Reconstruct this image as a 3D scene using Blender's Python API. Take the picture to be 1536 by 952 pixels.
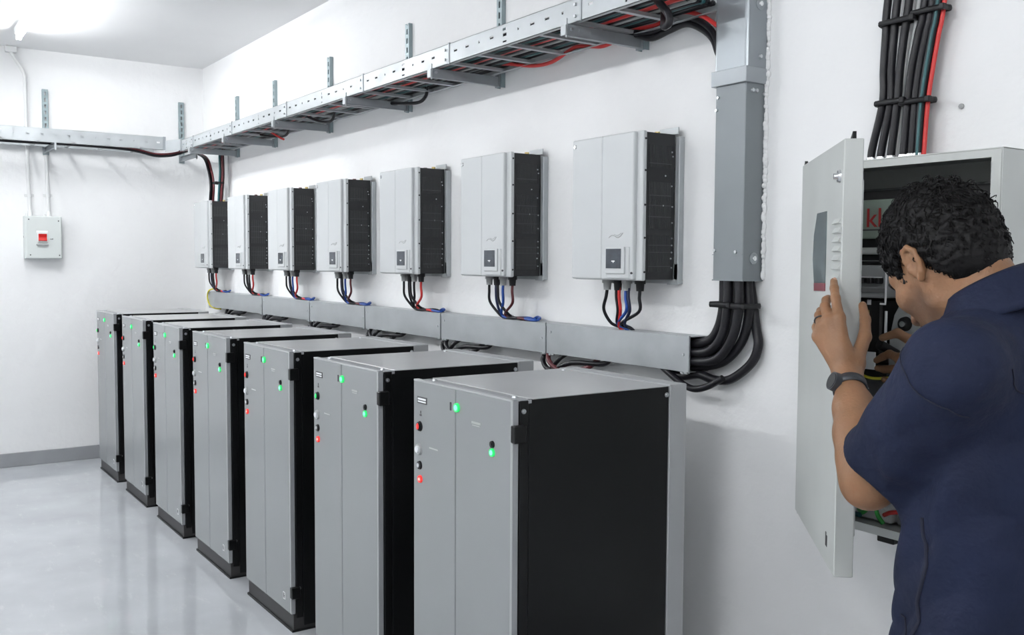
import bpy, bmesh, math, random
import numpy as np
from mathutils import Vector, Matrix
random.seed(7); np.random.seed(7)
for o in list(bpy.data.objects): bpy.data.objects.remove(o, do_unlink=True)
SC = bpy.context.scene
COL = SC.collection
PI = math.pi

# ------------------------------------------------------------------ camera, world, exposure
cd = bpy.data.cameras.new('camera'); cam = bpy.data.objects.new('camera', cd); COL.objects.link(cam)
SC.camera = cam
cd.sensor_fit = 'HORIZONTAL'; cd.sensor_width = 36.0; cd.lens = 36.0 * 1433.18 / 1536.0
cd.clip_start = 0.05; cd.clip_end = 60
_yaw, _pit, _rol = 0.6018, 0.0586, 0.0054
fw = Vector((-math.cos(_yaw)*math.cos(_pit), math.sin(_yaw)*math.cos(_pit), -math.sin(_pit)))
rt = fw.cross(Vector((0, 0, 1))).normalized(); up = rt.cross(fw)
rt2 = rt*math.cos(_rol) + up*math.sin(_rol); up2 = up*math.cos(_rol) - rt*math.sin(_rol)
M = Matrix((rt2, up2, -fw)).transposed().to_4x4(); M.translation = Vector((8.1802, -2.4512, 1.6))
cam.matrix_world = M
W = bpy.data.worlds.new('world'); SC.world = W; W.use_nodes = True
W.node_tree.nodes['Background'].inputs[0].default_value = (0.9, 0.95, 1, 1)
W.node_tree.nodes['Background'].inputs[1].default_value = 0.05
SC.view_settings.view_transform = 'Standard'; SC.view_settings.look = 'None'
SC.view_settings.gamma = 1.0; SC.view_settings.use_curve_mapping = False
SC.view_settings.exposure = 0.0
TUBE = 124.0           # radiance of the fluorescent tubes
HEAD_YAW, HEAD_PITCH = 163.5, 41.0   # heading and downward tilt of the man's head

# ------------------------------------------------------------------ materials
MATS = {}
def mat(name, col, rough=0.5, metal=0.0, var=0.0, vscale=8.0, bump=0.0, bscale=60.0, rvar=0.0, emit=0.0, coat=0.0, spec=None, alpha=None, stretch=None, trans=0.0):
    m = bpy.data.materials.new(name); m.use_nodes = True
    nt = m.node_tree; N = nt.nodes; L = nt.links
    b = N['Principled BSDF']
    c = tuple(col) + (1,)
    b.inputs['Base Color'].default_value = c; b.inputs['Roughness'].default_value = rough
    b.inputs['Metallic'].default_value = metal
    if spec is not None: b.inputs['Specular IOR Level'].default_value = spec
    if coat: b.inputs['Coat Weight'].default_value = coat; b.inputs['Coat Roughness'].default_value = 0.1
    if trans: b.inputs['Transmission Weight'].default_value = trans
    if emit:
        b.inputs['Emission Color'].default_value = c; b.inputs['Emission Strength'].default_value = emit
    tc = N.new('ShaderNodeTexCoord'); src = tc.outputs['Object']
    if stretch:
        mp = N.new('ShaderNodeMapping'); mp.inputs['Scale'].default_value = stretch
        L.new(src, mp.inputs['Vector']); src = mp.outputs['Vector']
    if var or rvar:
        n = N.new('ShaderNodeTexNoise'); n.inputs['Scale'].default_value = vscale; n.inputs['Detail'].default_value = 5
        L.new(src, n.inputs['Vector'])
        if var:
            r = N.new('ShaderNodeMapRange'); r.inputs['From Min'].default_value = 0.25; r.inputs['From Max'].default_value = 0.75
            r.inputs['To Min'].default_value = 1 - var; r.inputs['To Max'].default_value = 1 + var
            L.new(n.outputs['Fac'], r.inputs['Value'])
            h = N.new('ShaderNodeHueSaturation'); h.inputs['Color'].default_value = c
            L.new(r.outputs['Result'], h.inputs['Value']); L.new(h.outputs['Color'], b.inputs['Base Color'])
        if rvar:
            r2 = N.new('ShaderNodeMapRange'); r2.inputs['From Min'].default_value = 0.3; r2.inputs['From Max'].default_value = 0.7
            r2.inputs['To Min'].default_value = max(0.02, rough - rvar); r2.inputs['To Max'].default_value = min(1, rough + rvar)
            L.new(n.outputs['Fac'], r2.inputs['Value']); L.new(r2.outputs['Result'], b.inputs['Roughness'])
    if bump:
        n2 = N.new('ShaderNodeTexNoise'); n2.inputs['Scale'].default_value = bscale; n2.inputs['Detail'].default_value = 4
        L.new(src, n2.inputs['Vector'])
        bp = N.new('ShaderNodeBump'); bp.inputs['Strength'].default_value = bump; bp.inputs['Distance'].default_value = 0.01
        L.new(n2.outputs['Fac'], bp.inputs['Height']); L.new(bp.outputs['Normal'], b.inputs['Normal'])
    MATS[name] = m
    return m
mat('plaster', (.83, .835, .84), .85, var=.03, vscale=1.6, bump=.55, bscale=15)
mat('ceiling_paint', (.83, .835, .84), .9, var=.03, vscale=1.2, bump=.1, bscale=6)
mat('epoxy', (.50, .52, .545), .065, var=.10, vscale=2.6, rvar=.03, bump=.016, bscale=7, spec=.6)
def scuffs(m):   # pale scuff marks and dull patches worn into the floor paint
    nt = m.node_tree; N = nt.nodes; L = nt.links; b = N['Principled BSDF']
    src = b.inputs['Base Color'].links[0].from_socket
    tc = N.new('ShaderNodeTexCoord'); mp = N.new('ShaderNodeMapping'); mp.inputs['Scale'].default_value = (2.2, 7, 1); mp.inputs['Rotation'].default_value = (0, 0, .5)
    n = N.new('ShaderNodeTexNoise'); n.inputs['Scale'].default_value = 2.3; n.inputs['Detail'].default_value = 9; n.inputs['Roughness'].default_value = .72
    r = N.new('ShaderNodeMapRange'); r.inputs['From Min'].default_value = .56; r.inputs['From Max'].default_value = .74; r.inputs['To Max'].default_value = .55
    mx = N.new('ShaderNodeMix'); mx.data_type = 'RGBA'; mx.inputs[7].default_value = (.66, .68, .68, 1)
    L.new(tc.outputs['Object'], mp.inputs['Vector']); L.new(mp.outputs['Vector'], n.inputs['Vector']); L.new(n.outputs['Fac'], r.inputs['Value'])
    L.new(r.outputs['Result'], mx.inputs[0]); L.new(src, mx.inputs[6]); L.new(mx.outputs[2], b.inputs['Base Color'])
scuffs(MATS['epoxy'])
mat('skirting', (.30, .31, .325), .5, var=.08, vscale=5)
mat('galv', (.43, .455, .47), .42, .35, var=.10, vscale=9, rvar=.10)
mat('galv_dull', (.34, .365, .385), .45, .45, var=.10, vscale=7)
mat('duct_paint', (.20, .22, .235), .42, .2, var=.06, vscale=5)
mat('duct_sheet', (.30, .325, .345), .28, .6, var=.08, vscale=5, bump=.12, bscale=5)
mat('strut_zinc', (.30, .37, .39), .45, .3, var=.1, vscale=14)
mat('door_grey', (.262, .274, .282), .27, var=.04, vscale=1.3, spec=.5)
mat('trim_grey', (.38, .39, .40), .35, var=.04, vscale=3)
mat('edge_grey', (.32, .333, .342), .3)
mat('top_grey', (.42, .425, .43), .32, var=.10, vscale=2.4)
mat('panel_black', (.006, .0065, .007), .38, var=.25, vscale=3, rvar=.06, spec=.22)
mat('base_black', (.028, .027, .028), .5)
mat('inv_cover', (.56, .58, .59), .42, var=.03, vscale=3)
mat('inv_body', (.023, .024, .026), .5, var=.1, vscale=12, spec=.35)
mat('dark', (.006, .006, .007), .6)
mat('screen', (.05, .06, .075), .12, var=.35, vscale=30)
mat('chrome', (.78, .79, .8), .22, 1.0)
mat('steel_bolt', (.62, .64, .66), .32, .9)
mat('rubber_black', (.011, .011, .013), .45, var=.2, vscale=40, spec=.3)
mat('cable_black', (.010, .0098, .013), .38, var=.2, vscale=30, spec=.3)
mat('cable_navy', (.012, .018, .06), .35)
mat('cable_blue', (.015, .07, .33), .35)
mat('cable_red', (.58, .030, .028), .38)
mat('cable_maroon', (.10, .015, .02), .4)
mat('cable_green', (.03, .33, .05), .4)
mat('cable_teal', (.02, .10, .11), .4)
mat('cable_yellow', (.62, .55, .04), .4)
mat('cable_grey', (.35, .36, .36), .5)
mat('pvc', (.70, .71, .71), .45)
mat('switch_case', (.60, .635, .625), .45)
mat('switch_red', (.50, .012, .010), .3)
mat('paper', (.82, .83, .84), .7)
mat('ink', (.05, .05, .055), .7)
mat('lamp_green', (.02, .55, .13), .3, emit=.9)
mat('lamp_red', (.75, .03, .025), .3, emit=.8)
mat('lamp_white', (.75, .77, .8), .25)
mat('lamp_hot', (.16, .95, .40), .3, emit=1.3)
mat('lamp_hot_red', (1.0, .35, .28), .3, emit=1.0)
mat('vent_bar', (.065, .068, .072), .5)
mat('enc_paint', (.54, .56, .545), .42, var=.05, vscale=4)
mat('enc_in', (.20, .205, .21), .5, var=.08, vscale=6)
mat('plate_grey', (.34, .355, .36), .45)
mat('win_dark', (.12, .15, .155), .12, var=.5, vscale=26)
mat('win_red', (.20, .03, .045), .3)
mat('sign_plate', (.25, .31, .265), .4)
mat('sign_red', (.40, .03, .03), .4)
mat('skin', (.25, .128, .066), .5, var=.10, vscale=22, bump=.12, bscale=160, spec=.4)
mat('nail', (.50, .30, .22), .3)
mat('stubble', (.085, .045, .028), .6, var=.3, vscale=300)
mat('hair', (.0045, .0042, .0048), .55, var=.4, vscale=60, spec=.17)
mat('eye_white', (.75, .72, .68), .2)
mat('iris', (.03, .015, .008), .15)
mat('lip', (.25, .09, .065), .45)
mat('navy', (.0075, .0120, .034), .8, var=.22, vscale=6, bump=.9, bscale=19, spec=.25)
mat('navy_dark', (.006, .008, .022), .9)
mat('watch', (.030, .034, .042), .45)
mat('watch_face', (.012, .014, .017), .2)
mat('shoe', (.015, .014, .013), .4)
mat('brass', (.55, .42, .18), .35, .9)
mat('tube_light', (.97, .985, 1.0), .4, emit=TUBE)
mat('batten', (.72, .73, .73), .5)

# ------------------------------------------------------------------ mesh builder
class MB:
    def __init__(s): s.v = []; s.f = []; s.sm = []
    def add(s, vs, fs, smooth=False):
        o = len(s.v); s.v += [tuple(v) for v in vs]
        for f in fs: s.f.append(tuple(i + o for i in f)); s.sm.append(smooth)
        return s
    def box(s, x0, y0, z0, x1, y1, z1, bev=0, seg=1):
        x0, x1 = min(x0, x1), max(x0, x1); y0, y1 = min(y0, y1), max(y0, y1); z0, z1 = min(z0, z1), max(z0, z1)
        if not bev:
            vs = [(x, y, z) for x in (x0, x1) for y in (y0, y1) for z in (z0, z1)]
            return s.add(vs, [(0,1,3,2),(4,6,7,5),(0,4,5,1),(2,3,7,6),(0,2,6,4),(1,5,7,3)])
        bm = bmesh.new(); bmesh.ops.create_cube(bm, size=1)
        for v in bm.verts: v.co = Vector(((x0+x1)/2 + v.co.x*(x1-x0), (y0+y1)/2 + v.co.y*(y1-y0), (z0+z1)/2 + v.co.z*(z1-z0)))
        bmesh.ops.bevel(bm, geom=list(bm.edges), offset=bev, segments=seg, affect='EDGES', profile=.5)
        bm.verts.index_update()
        s.add([v.co[:] for v in bm.verts], [[v.index for v in f.verts] for f in bm.faces]); bm.free(); return s
    def cyl(s, p0, p1, r0, r1=None, n=12, cap=True):
        r1 = r0 if r1 is None else r1
        p0 = Vector(p0); p1 = Vector(p1); d = (p1 - p0).normalized()
        a = d.orthogonal().normalized(); b = d.cross(a)
        vs = []
        for p, r in ((p0, r0), (p1, r1)):
            for i in range(n):
                t = 2*PI*i/n; vs.append(p + a*math.cos(t)*r + b*math.sin(t)*r)
        s.add(vs, [(i, (i+1) % n, n+(i+1) % n, n+i) for i in range(n)], True)
        if cap: s.add(vs[:n], [tuple(range(n-1, -1, -1))]); s.add(vs[n:], [tuple(range(n))])
        return s
    def tube(s, pts, r, n=8, sub=6, smooth=True, radii=None):
        P = spline(pts, sub) if smooth else [Vector(p) for p in pts]
        m = len(P); vs = []; prev = None
        for i in range(m):
            t = (P[min(i+1, m-1)] - P[max(i-1, 0)]).normalized()
            if prev is None: a = t.orthogonal().normalized()
            else: a = (prev - t*prev.dot(t)).normalized()
            prev = a; b = t.cross(a)
            rr = r if radii is None else radii[0] + (radii[1]-radii[0])*i/(m-1)
            for k in range(n):
                w = 2*PI*k/n; vs.append(P[i] + a*math.cos(w)*rr + b*math.sin(w)*rr)
        fs = [(i*n+k, i*n+(k+1) % n, (i+1)*n+(k+1) % n, (i+1)*n+k) for i in range(m-1) for k in range(n)]
        s.add(vs, fs, True); s.add(vs[:n], [tuple(range(n-1, -1, -1))]); s.add(vs[-n:], [tuple(range(n))]); return s
    def ell(s, c, r, n=12, m=8):
        c = Vector(c); r = (r, r, r) if not hasattr(r, '__len__') else r
        vs = [c + Vector((0, 0, -r[2]))]
        for j in range(1, m):
            ph = -PI/2 + PI*j/m
            for i in range(n):
                t = 2*PI*i/n; vs.append(c + Vector((r[0]*math.cos(ph)*math.cos(t), r[1]*math.cos(ph)*math.sin(t), r[2]*math.sin(ph))))
        vs.append(c + Vector((0, 0, r[2]))); T = len(vs) - 1
        fs = [(0, 1+(i+1) % n, 1+i) for i in range(n)]
        for j in range(m-2):
            for i in range(n): fs.append((1+j*n+i, 1+j*n+(i+1) % n, 1+(j+1)*n+(i+1) % n, 1+(j+1)*n+i))
        fs += [(T, 1+(m-2)*n+i, 1+(m-2)*n+(i+1) % n) for i in range(n)]
        return s.add(vs, fs, True)
    def prism(s, poly, axis, d0, d1):
        # poly: list of 2-D points; axis 0: (y,z), axis 1: (x,z), axis 2: (x,y)
        def P(p, d): return (d, p[0], p[1]) if axis == 0 else ((p[0], d, p[1]) if axis == 1 else (p[0], p[1], d))
        n = len(poly); vs = [P(p, d0) for p in poly] + [P(p, d1) for p in poly]
        fs = [tuple(range(n)), tuple(range(2*n-1, n-1, -1))] + [(i, n+i, n+(i+1) % n, (i+1) % n) for i in range(n)]
        return s.add(vs, fs)
    def mesh(s, name, m):
        me = bpy.data.meshes.new(name); me.from_pydata(s.v, [], s.f)
        me.polygons.foreach_set('use_smooth', s.sm)
        bm = bmesh.new(); bm.from_mesh(me); bmesh.ops.recalc_face_normals(bm, faces=bm.faces); bm.to_mesh(me); bm.free()
        me.materials.append(MATS[m]); me.update(); return me
def spline(pts, sub=6):
    P = [Vector(p) for p in pts]
    if len(P) < 3: return P
    Q = [P[0]*2 - P[1]] + P + [P[-1]*2 - P[-2]]; out = []
    for i in range(1, len(Q)-2):
        a, b, c, d = Q[i-1], Q[i], Q[i+1], Q[i+2]
        for k in range(sub):
            t = k/sub
            out.append(.5*((2*b) + (c-a)*t + (2*a-5*b+4*c-d)*t*t + (3*b-a-3*c+d)*t**3))
    out.append(P[-1]); return out
def tag(o, label, cat, group=None):
    o['label'] = label; o['category'] = cat
    if group: o['group'] = group
    return o
def thing(name, label, cat, loc=(0, 0, 0), rz=0, group=None):
    o = bpy.data.objects.new(name, None); COL.objects.link(o); o.empty_display_size = .1
    o.location = loc; o.rotation_euler = (0, 0, rz)
    return tag(o, label, cat, group)
CACHE = {}
def obj(name, mb, m=None, parent=None, label=None, loc=None, rot=None, kind=None, key=None):
    if isinstance(mb, MB): me = mb.mesh(name, m)
    else: me = mb
    o = bpy.data.objects.new(name, me); COL.objects.link(o)
    if parent: o.parent = parent
    if loc: o.location = loc
    if rot: o.rotation_euler = rot
    if label: o['label'] = label
    if kind: o['kind'] = kind
    return o
def cached(key, fn, m):
    if key not in CACHE: CACHE[key] = fn().mesh(key, m)
    return CACHE[key]
def struct(name, mb, m, label=None):
    o = obj(name, mb, m, kind='structure')
    if label: o['label'] = label
    return o
def cable(name, pts, r, m, label, group=None, n=8, sub=6, cat='cable'):
    return tag(obj(name, MB().tube(pts, r, n, sub), m), label, cat, group)

# ------------------------------------------------------------------ the room
RX, RY, RZ = 10.4, -4.76, 3.196
struct('floor', MB().box(-.2, RY-.2, -.1, RX+.2, .2, 0), 'epoxy', 'glossy pale grey painted concrete floor')
struct('ceiling', MB().box(-.2, RY-.2, RZ, RX+.2, .2, RZ+.1), 'ceiling_paint', 'white painted ceiling')
struct('wall_right', MB().box(-.2, 0, 0, RX+.2, .2, RZ), 'plaster', 'long white plaster wall behind the inverters')
struct('wall_back', MB().box(-.2, RY, 0, 0, 0, RZ), 'plaster', 'white end wall with the small switch box')
struct('wall_left', MB().box(-.2, RY-.2, 0, RX+.2, RY, RZ), 'plaster', 'white wall across the room')
struct('wall_front', MB().box(RX, RY, 0, RX+.2, 0, RZ), 'plaster', 'white wall behind the viewer')
struct('baseboard_back', MB().box(0, RY, 0, .013, -.013, .107, .003), 'skirting', 'grey painted skirting of the end wall')
struct('baseboard_right', MB().box(0, -.013, 0, RX, 0, .107, .003), 'skirting', 'grey painted skirting of the long wall')

# ------------------------------------------------------------------ fluorescent battens
def batten(x0, y, label, L=1.22, z=3.125):
    t = thing('batten_light', label, 'light', (x0, y, z), group='fluorescent battens on the ceiling')
    obj('housing', MB().box(0, -.026, .022, L, .026, RZ-z-.001, .004), 'batten', t)
    obj('tube', MB().cyl((.03, 0, 0), (L-.03, 0, 0), .0145, n=10), 'tube_light', t)
    for x in (.0, L-.03): obj('end_cap', cached('end_cap', lambda: MB().box(0, -.018, -.018, .03, .018, .03, .003), 'batten'), None, t, loc=(x, 0, 0))
batten(.70, -1.475, 'fluorescent batten nearest the end wall, its tube end in view')
batten(1.08, -1.64, 'fluorescent batten beside the one in view, cut by the top left corner')
for x, y, w in [(1.0, -3.24, 'far left'), (1.0, -3.40, 'farther left'), (3.7, -3.24, 'left'), (3.7, -3.40, 'outer left'), (6.4, -3.24, 'beside the viewer'), (6.4, -3.40, 'outermost beside the viewer'), (8.9, -3.24, 'behind the viewer'), (8.9, -3.40, 'outermost behind the viewer, added for light')]:  # the last batten is added to brighten the near right wall
    batten(x, y, 'fluorescent batten on the ceiling out of view, %s' % w)

# ------------------------------------------------------------------ equipment cabinets (seven in a row)
ORD = ['farthest', 'second farthest', 'third farthest', 'middle', 'third nearest', 'second nearest', 'nearest']
CX0, CP, CW, CF, CD, CH = .419, .834, .578, -.949, .673, 1.213
def m_door():
    b = MB(); b.box(0, 0, .079, .2645, .020, CH, .004, 2); b.box(.2675, 0, .079, CW, .020, CH, .004, 2)
    return b.box(.01, .006, .09, CW-.01, .0215, CH-.01)
def m_selector():
    b = MB(); b.cyl((0, 0, 0), (0, -.006, 0), .017, .015, 16); b.cyl((0, -.006, 0), (0, -.009, 0), .012, .012, 16); return b
SEL = ['green', 'red', 'green', 'red', 'red', 'green', 'red']
for i in range(7):
    sl = SEL[i]
    extra = {6: 'whole black side panel in view', 5: 'partly behind the nearest one', 0: 'against the end wall'}.get(i, 'in the row under the inverters')
    t = thing('equipment_cabinet', '%s grey-doored cabinet, %s selector lit, %s' % (ORD[i], sl, extra), 'cabinet', (CX0+CP*i, CF, 0), group='equipment cabinets along the long wall')
    P = lambda n, k, fn, m, par=t, **kw: obj(n, cached('cab_'+k, fn, m), None, par, **kw)
    P('body', 'body', lambda: MB().box(.012, .03, .08, CW-.012, .60, CH-.012), 'dark')
    P('corner_post', 'post', lambda: MB().box(CW-.022, .023, .06, CW, .054, CH-.004, .002), 'panel_black')
    P('corner_post', 'post2', lambda: MB().box(0, .023, .06, .022, .054, CH-.004, .002), 'panel_black')
    P('side_panel', 'side', lambda: MB().box(CW-.014, .0565, .02, CW-.003, .597, CH-.002, .002), 'panel_black')
    P('side_panel', 'side2', lambda: MB().box(.003, .0565, .02, .014, .597, CH-.002, .002), 'panel_black')
    P('top_panel', 'top', lambda: MB().box(.004, .068, CH-.012, CW-.004, .596, CH-.0005, .0015), 'top_grey', label='pale grey top panel')
    P('top_rail', 'toprail', lambda: MB().box(.002, .023, CH-.014, CW-.002, .066, CH-.003, .0015), 'skirting')
    P('back_frame', 'back', lambda: MB().box(0, .599, .02, CW, CD, CH+.002, .003), 'trim_grey', label='light grey rear frame')
    P('plinth', 'plinth', lambda: MB().box(.006, .010, 0, CW-.004, .64, .0785, .002), 'base_black')
    P('plinth_foot', 'foot', lambda: MB().box(.002, .004, 0, CW-.001, .645, .010), 'panel_black')
    for nm, y, z in (('a', .036, 1.179), ('b', .585, 1.185), ('c', .036, .19)):
        P('bolt', 'bolt', lambda: MB().cyl((0, 0, 0), (.005, 0, 0), .008, .0065, 12).cyl((.005, 0, 0), (.0075, 0, 0), .0045, .004, 6), 'steel_bolt', loc=(CW-.001, y, z))
    for x, y in ((.06, .045), (.52, .045), (.06, .575)):
        P('top_bolt', 'tbolt', lambda: MB().cyl((0, 0, -.001), (0, 0, .006), .009, .007, 10), 'steel_bolt', loc=(x, y, CH-.003))
    d = P('door', 'door', m_door, 'door_grey', label='grey two-panel door')
    D = lambda n, k, fn, m, loc, **kw: obj(n, cached('cab_'+k, fn, m), None, d, loc=loc, **kw)
    D('hinge', 'hinge', lambda: MB().box(-.012, -.004, 0, .012, .036, .05, .003), 'panel_black', (CW+.004, 0, 1.092))
    D('hinge', 'hinge', None, None, (CW+.004, 0, .150))
    D('edge_trim', 'etrim', lambda: MB().box(0, -.0012, .082, .012, .018, CH-.003, .001), 'edge_grey', (CW-.0115, 0, 0))
    D('edge_trim', 'etrim2', lambda: MB().box(.003, -.001, 0, CW-.006, .018, .006, .001), 'trim_grey', (0, 0, CH-.005))
    D('rating_plate', 'rplate', lambda: MB().box(0, -.0015, 0, .062, .001, .022), 'ink', (.028, 0, 1.138))
    D('rating_print', 'rprint', lambda: MB().box(.005, -.0022, .004, .057, -.001, .0085).box(.005, -.0022, .012, .057, -.001, .018), 'paper', (.028, 0, 1.138))
    D('marking', 'mark1', lambda: MB().box(-.006, -.0006, -.008, .006, .001, -.002).box(-.002, -.0006, 0, .003, .001, .009), 'ink', (.048, 0, 1.105))
    D('marking', 'mark2', lambda: MB().box(0, -.0006, 0, .05, .001, .007).box(.004, -.0006, -.006, .046, .001, -.003), 'cable_grey', (.36, 0, 1.118))
    D('marking', 'mark3', lambda: MB().box(0, -.0006, 0, .055, .001, .0045), 'cable_grey', (.105, 0, 1.0))
    lampm = 'lamp_green' if sl == 'green' else 'lamp_red'
    s1 = D('selector_switch', 'sel', m_selector, 'rubber_black', (.044, 0, 1.063))
    obj('selector_lever', cached('lever_'+lampm, lambda: MB().ell((0, -.009, 0), (.006, .005, .0105), 12, 8), lampm), None, s1, label=sl+' lit selector lever')
    s2 = D('push_button', 'pb', lambda: MB().cyl((0, 0, 0), (0, -.007, 0), .019, .017, 18), 'cable_grey', (.040, 0, .987))
    obj('button_cap', cached('pbc', lambda: MB().cyl((0, 0, 0), (0, -.012, 0), .012, .011, 14), 'lamp_white'), None, s2)
    s3 = D('key_switch', 'ks', lambda: MB().cyl((0, 0, 0), (0, -.006, 0), .0145, .013, 16), 'rubber_black', (.044, 0, .935))
    obj('key_barrel', cached('ksb', lambda: MB().cyl((0, 0, 0), (0, -.009, 0), .008, .008, 12), 'chrome'), None, s3)
    s4 = D('indicator_lamp', 'il_r', lambda: MB().cyl((0, 0, 0), (0, -.006, 0), .0125, .0115, 16), 'lamp_red', (.048, 0, .890), label='red lit indicator lamp')
    obj('lamp_spot', cached('hot_r', lambda: MB().cyl((0, -.005, 0), (0, -.0075, 0), .0055, .0045, 10), 'lamp_hot_red'), None, s4)
    s5 = D('indicator_lamp', 'il_g', lambda: MB().cyl((0, 0, 0), (0, -.007, 0), .0145, .0135, 18), 'lamp_green', (.279, 0, 1.154), label='green lit indicator lamp')
    obj('lamp_spot', cached('hot_g', lambda: MB().cyl((0, -.006, 0), (0, -.0085, 0), .010, .0085, 14), 'lamp_hot'), None, s5)
    D('door_latch', 'latch', lambda: MB().box(-.006, -.002, -.013, .003, .002, .013, .0015), 'ink', (.240, 0, 1.153))
    D('lock', 'lock', lambda: MB().cyl((0, 0, 0), (0, -.006, 0), .0105, .0095, 14).cyl((0, -.006, 0), (0, -.008, 0), .005, .005, 8), 'rubber_black', (.475, 0, 1.073))
    s6 = D('indicator_lamp', 'il_g2', lambda: MB().cyl((0, 0, 0), (0, -.006, 0), .0125, .0115, 16), 'lamp_green', (.475, 0, 1.049), label='green lit indicator lamp')
    obj('lamp_spot', cached('hot_g2', lambda: MB().cyl((0, -.005, 0), (0, -.0075, 0), .0085, .007, 14), 'lamp_hot'), None, s6)
    bd = D('badge', 'badge', lambda: MB().box(-.012, -.001, -.016, .012, .001, .016), 'paper', (.495, 0, .141))
    obj('badge_print', cached('badgep', lambda: MB().box(-.008, -.0018, -.012, -.004, 0, .012).box(.003, -.0018, -.012, .007, 0, .002).box(-.001, -.0018, -.004, .003, 0, .012), 'ink'), None, bd)

# ------------------------------------------------------------------ wall inverters
IX = [.370, 1.210, 2.0365, 2.845, 3.673, 4.481, 5.295]
IZ, IW, IH = 1.535, .383, .522
def m_cover():
    b = MB(); b.box(0, -.182, -.001, IW, -.164, IH+.001, .005, 2); return b
def m_vent(z0, z1, rails):
    b = MB()
    for k in range(15):
        y = -.150 + k*(.098/14); b.box(IW-.003, y-.0011, z0, IW-.0005, y+.0011, z1)
    for z in rails: b.box(IW-.003, -.153, z-.0012, IW, -.047, z+.0012)
    return b
VENTS = [(.398, .476, (.412,)), (.183, .347, (.225, .265, .300)), (.03, .160, (.05, .10, .125))]
for i in range(7):
    t = thing('wall_inverter', '%s wall inverter of the row, grey cover, black vented side' % ORD[i], 'inverter', (IX[i], 0, IZ), group='inverters hung on the long wall')
    P = lambda n, k, fn, m, par=t, **kw: obj(n, cached('inv_'+k, fn, m), None, par, **kw)
    P('body', 'body', lambda: MB().box(.004, -.165, .003, IW-.003, -.028, IH-.003, .002), 'inv_body', label='black sheet metal body')
    c = P('cover', 'cover', m_cover, 'inv_cover', label='pale grey front cover')
    P('front_panel', 'fp1', lambda: MB().box(.001, -.196, .001, .1772, -.175, IH, .007, 3), 'inv_cover', c)
    P('front_panel', 'fp2', lambda: MB().box(.1784, -.198, .001, .352, -.175, IH, .007, 3), 'inv_cover', c)
    P('emblem', 'emblem', lambda: MB().cyl((.018, -.196, .496), (.018, -.199, .496), .0085, .007, 14), 'chrome', c)
    P('swoosh', 'swoosh', lambda: MB().tube([(.222, -.1985, .153), (.238, -.1985, .161), (.254, -.1985, .158), (.268, -.1985, .152), (.284, -.1985, .156), (.298, -.1985, .168)], .0013, 5).tube([(.25, -.1985, .164), (.27, -.1985, .16), (.29, -.1985, .168)], .001, 5), 'cable_grey', c)
    dp = P('display_panel', 'disp', lambda: MB().box(.212, -.2015, .006, .336, -.197, .119, .003).box(.211, -.208, .022, .316, -.199, .119, .004, 2), 'inv_cover')
    P('screen', 'screen', lambda: MB().box(.219, -.2095, .042, .300, -.206, .112), 'screen', dp)
    P('screen_mark', 'smark', lambda: MB().box(.250, -.2100, .066, .268, -.2090, .070).box(.258, -.2100, .062, .262, -.2090, .066), 'paper', dp)
    P('button', 'dbtn', lambda: MB().cyl((.345, -.196, .026), (.345, -.200, .026), .005, .004, 10), 'ink', dp)
    for z in (.03, .15, .265, .385, .495):
        P('cover_screw', 'cscrew', lambda: MB().cyl((0, 0, 0), (.003, 0, 0), .0042, .0034, 8), 'dark', c, loc=(IW-.0005, -.172, z))
        P('cover_screw', 'cscrew2', lambda: MB().cyl((0, 0, 0), (-.003, 0, 0), .0042, .0034, 8), 'dark', c, loc=(.0005, -.172, z))
    for k, (z0, z1, rl) in enumerate(VENTS):
        v = P('vent', 'vr%d' % k, lambda: MB().box(IW-.004, -.152, z0, IW-.0025, -.048, z1), 'dark')
        P('vent_bars', 'vb%d' % k, lambda: m_vent(z0, z1, rl), 'vent_bar', v)
    for z in (.455, .44, .335, .262, .205, .150, .125, .10, .078, .045):
        P('side_screw', 'sscrew', lambda: MB().cyl((0, 0, 0), (.003, 0, 0), .0032, .0026, 8), 'steel_bolt', loc=(IW-.003, -.040 - .004*((z*100) % 2 > 1), z))
    P('side_screw', 'sscrew', None, None, loc=(IW-.003, -.075, .37)); P('side_screw', 'sscrew', None, None, loc=(IW-.003, -.085, .265))
    P('wall_bracket', 'wbr', lambda: MB().box(.03, -.028, -.012, .40, -.001, .004).box(.345, -.027, -.016, .40, -.022, .06, .001).box(IW-.004, -.027, .0, .4005, -.001, IH-.01, .002).box(.30, -.030, IH-.002, .395, -.024, IH+.022, .001), 'galv', label='galvanised hanging bracket')
    P('terminal_knob', 'knob', lambda: MB().cyl((.27, -.075, IH-.004), (.27, -.075, IH+.010), .013, .010, 10), 'cable_maroon')
    P('terminal_knob', 'knob2', lambda: MB().cyl((.31, -.05, IH-.004), (.31, -.05, IH+.012), .010, .010, 10), 'brass')
    for k, gx in enumerate((.118, .178, .228, .300)):
        gm = ('cable_grey', 'rubber_black')[k % 2]
        g = P('cable_gland', 'gl%d' % (k % 2), lambda: MB().cyl((0, 0, .004), (0, 0, -.014), .020, .020, 6).cyl((0, 0, -.014), (0, 0, -.040), .0155, .0135, 12), gm, loc=(gx, -.115, 0))

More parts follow.
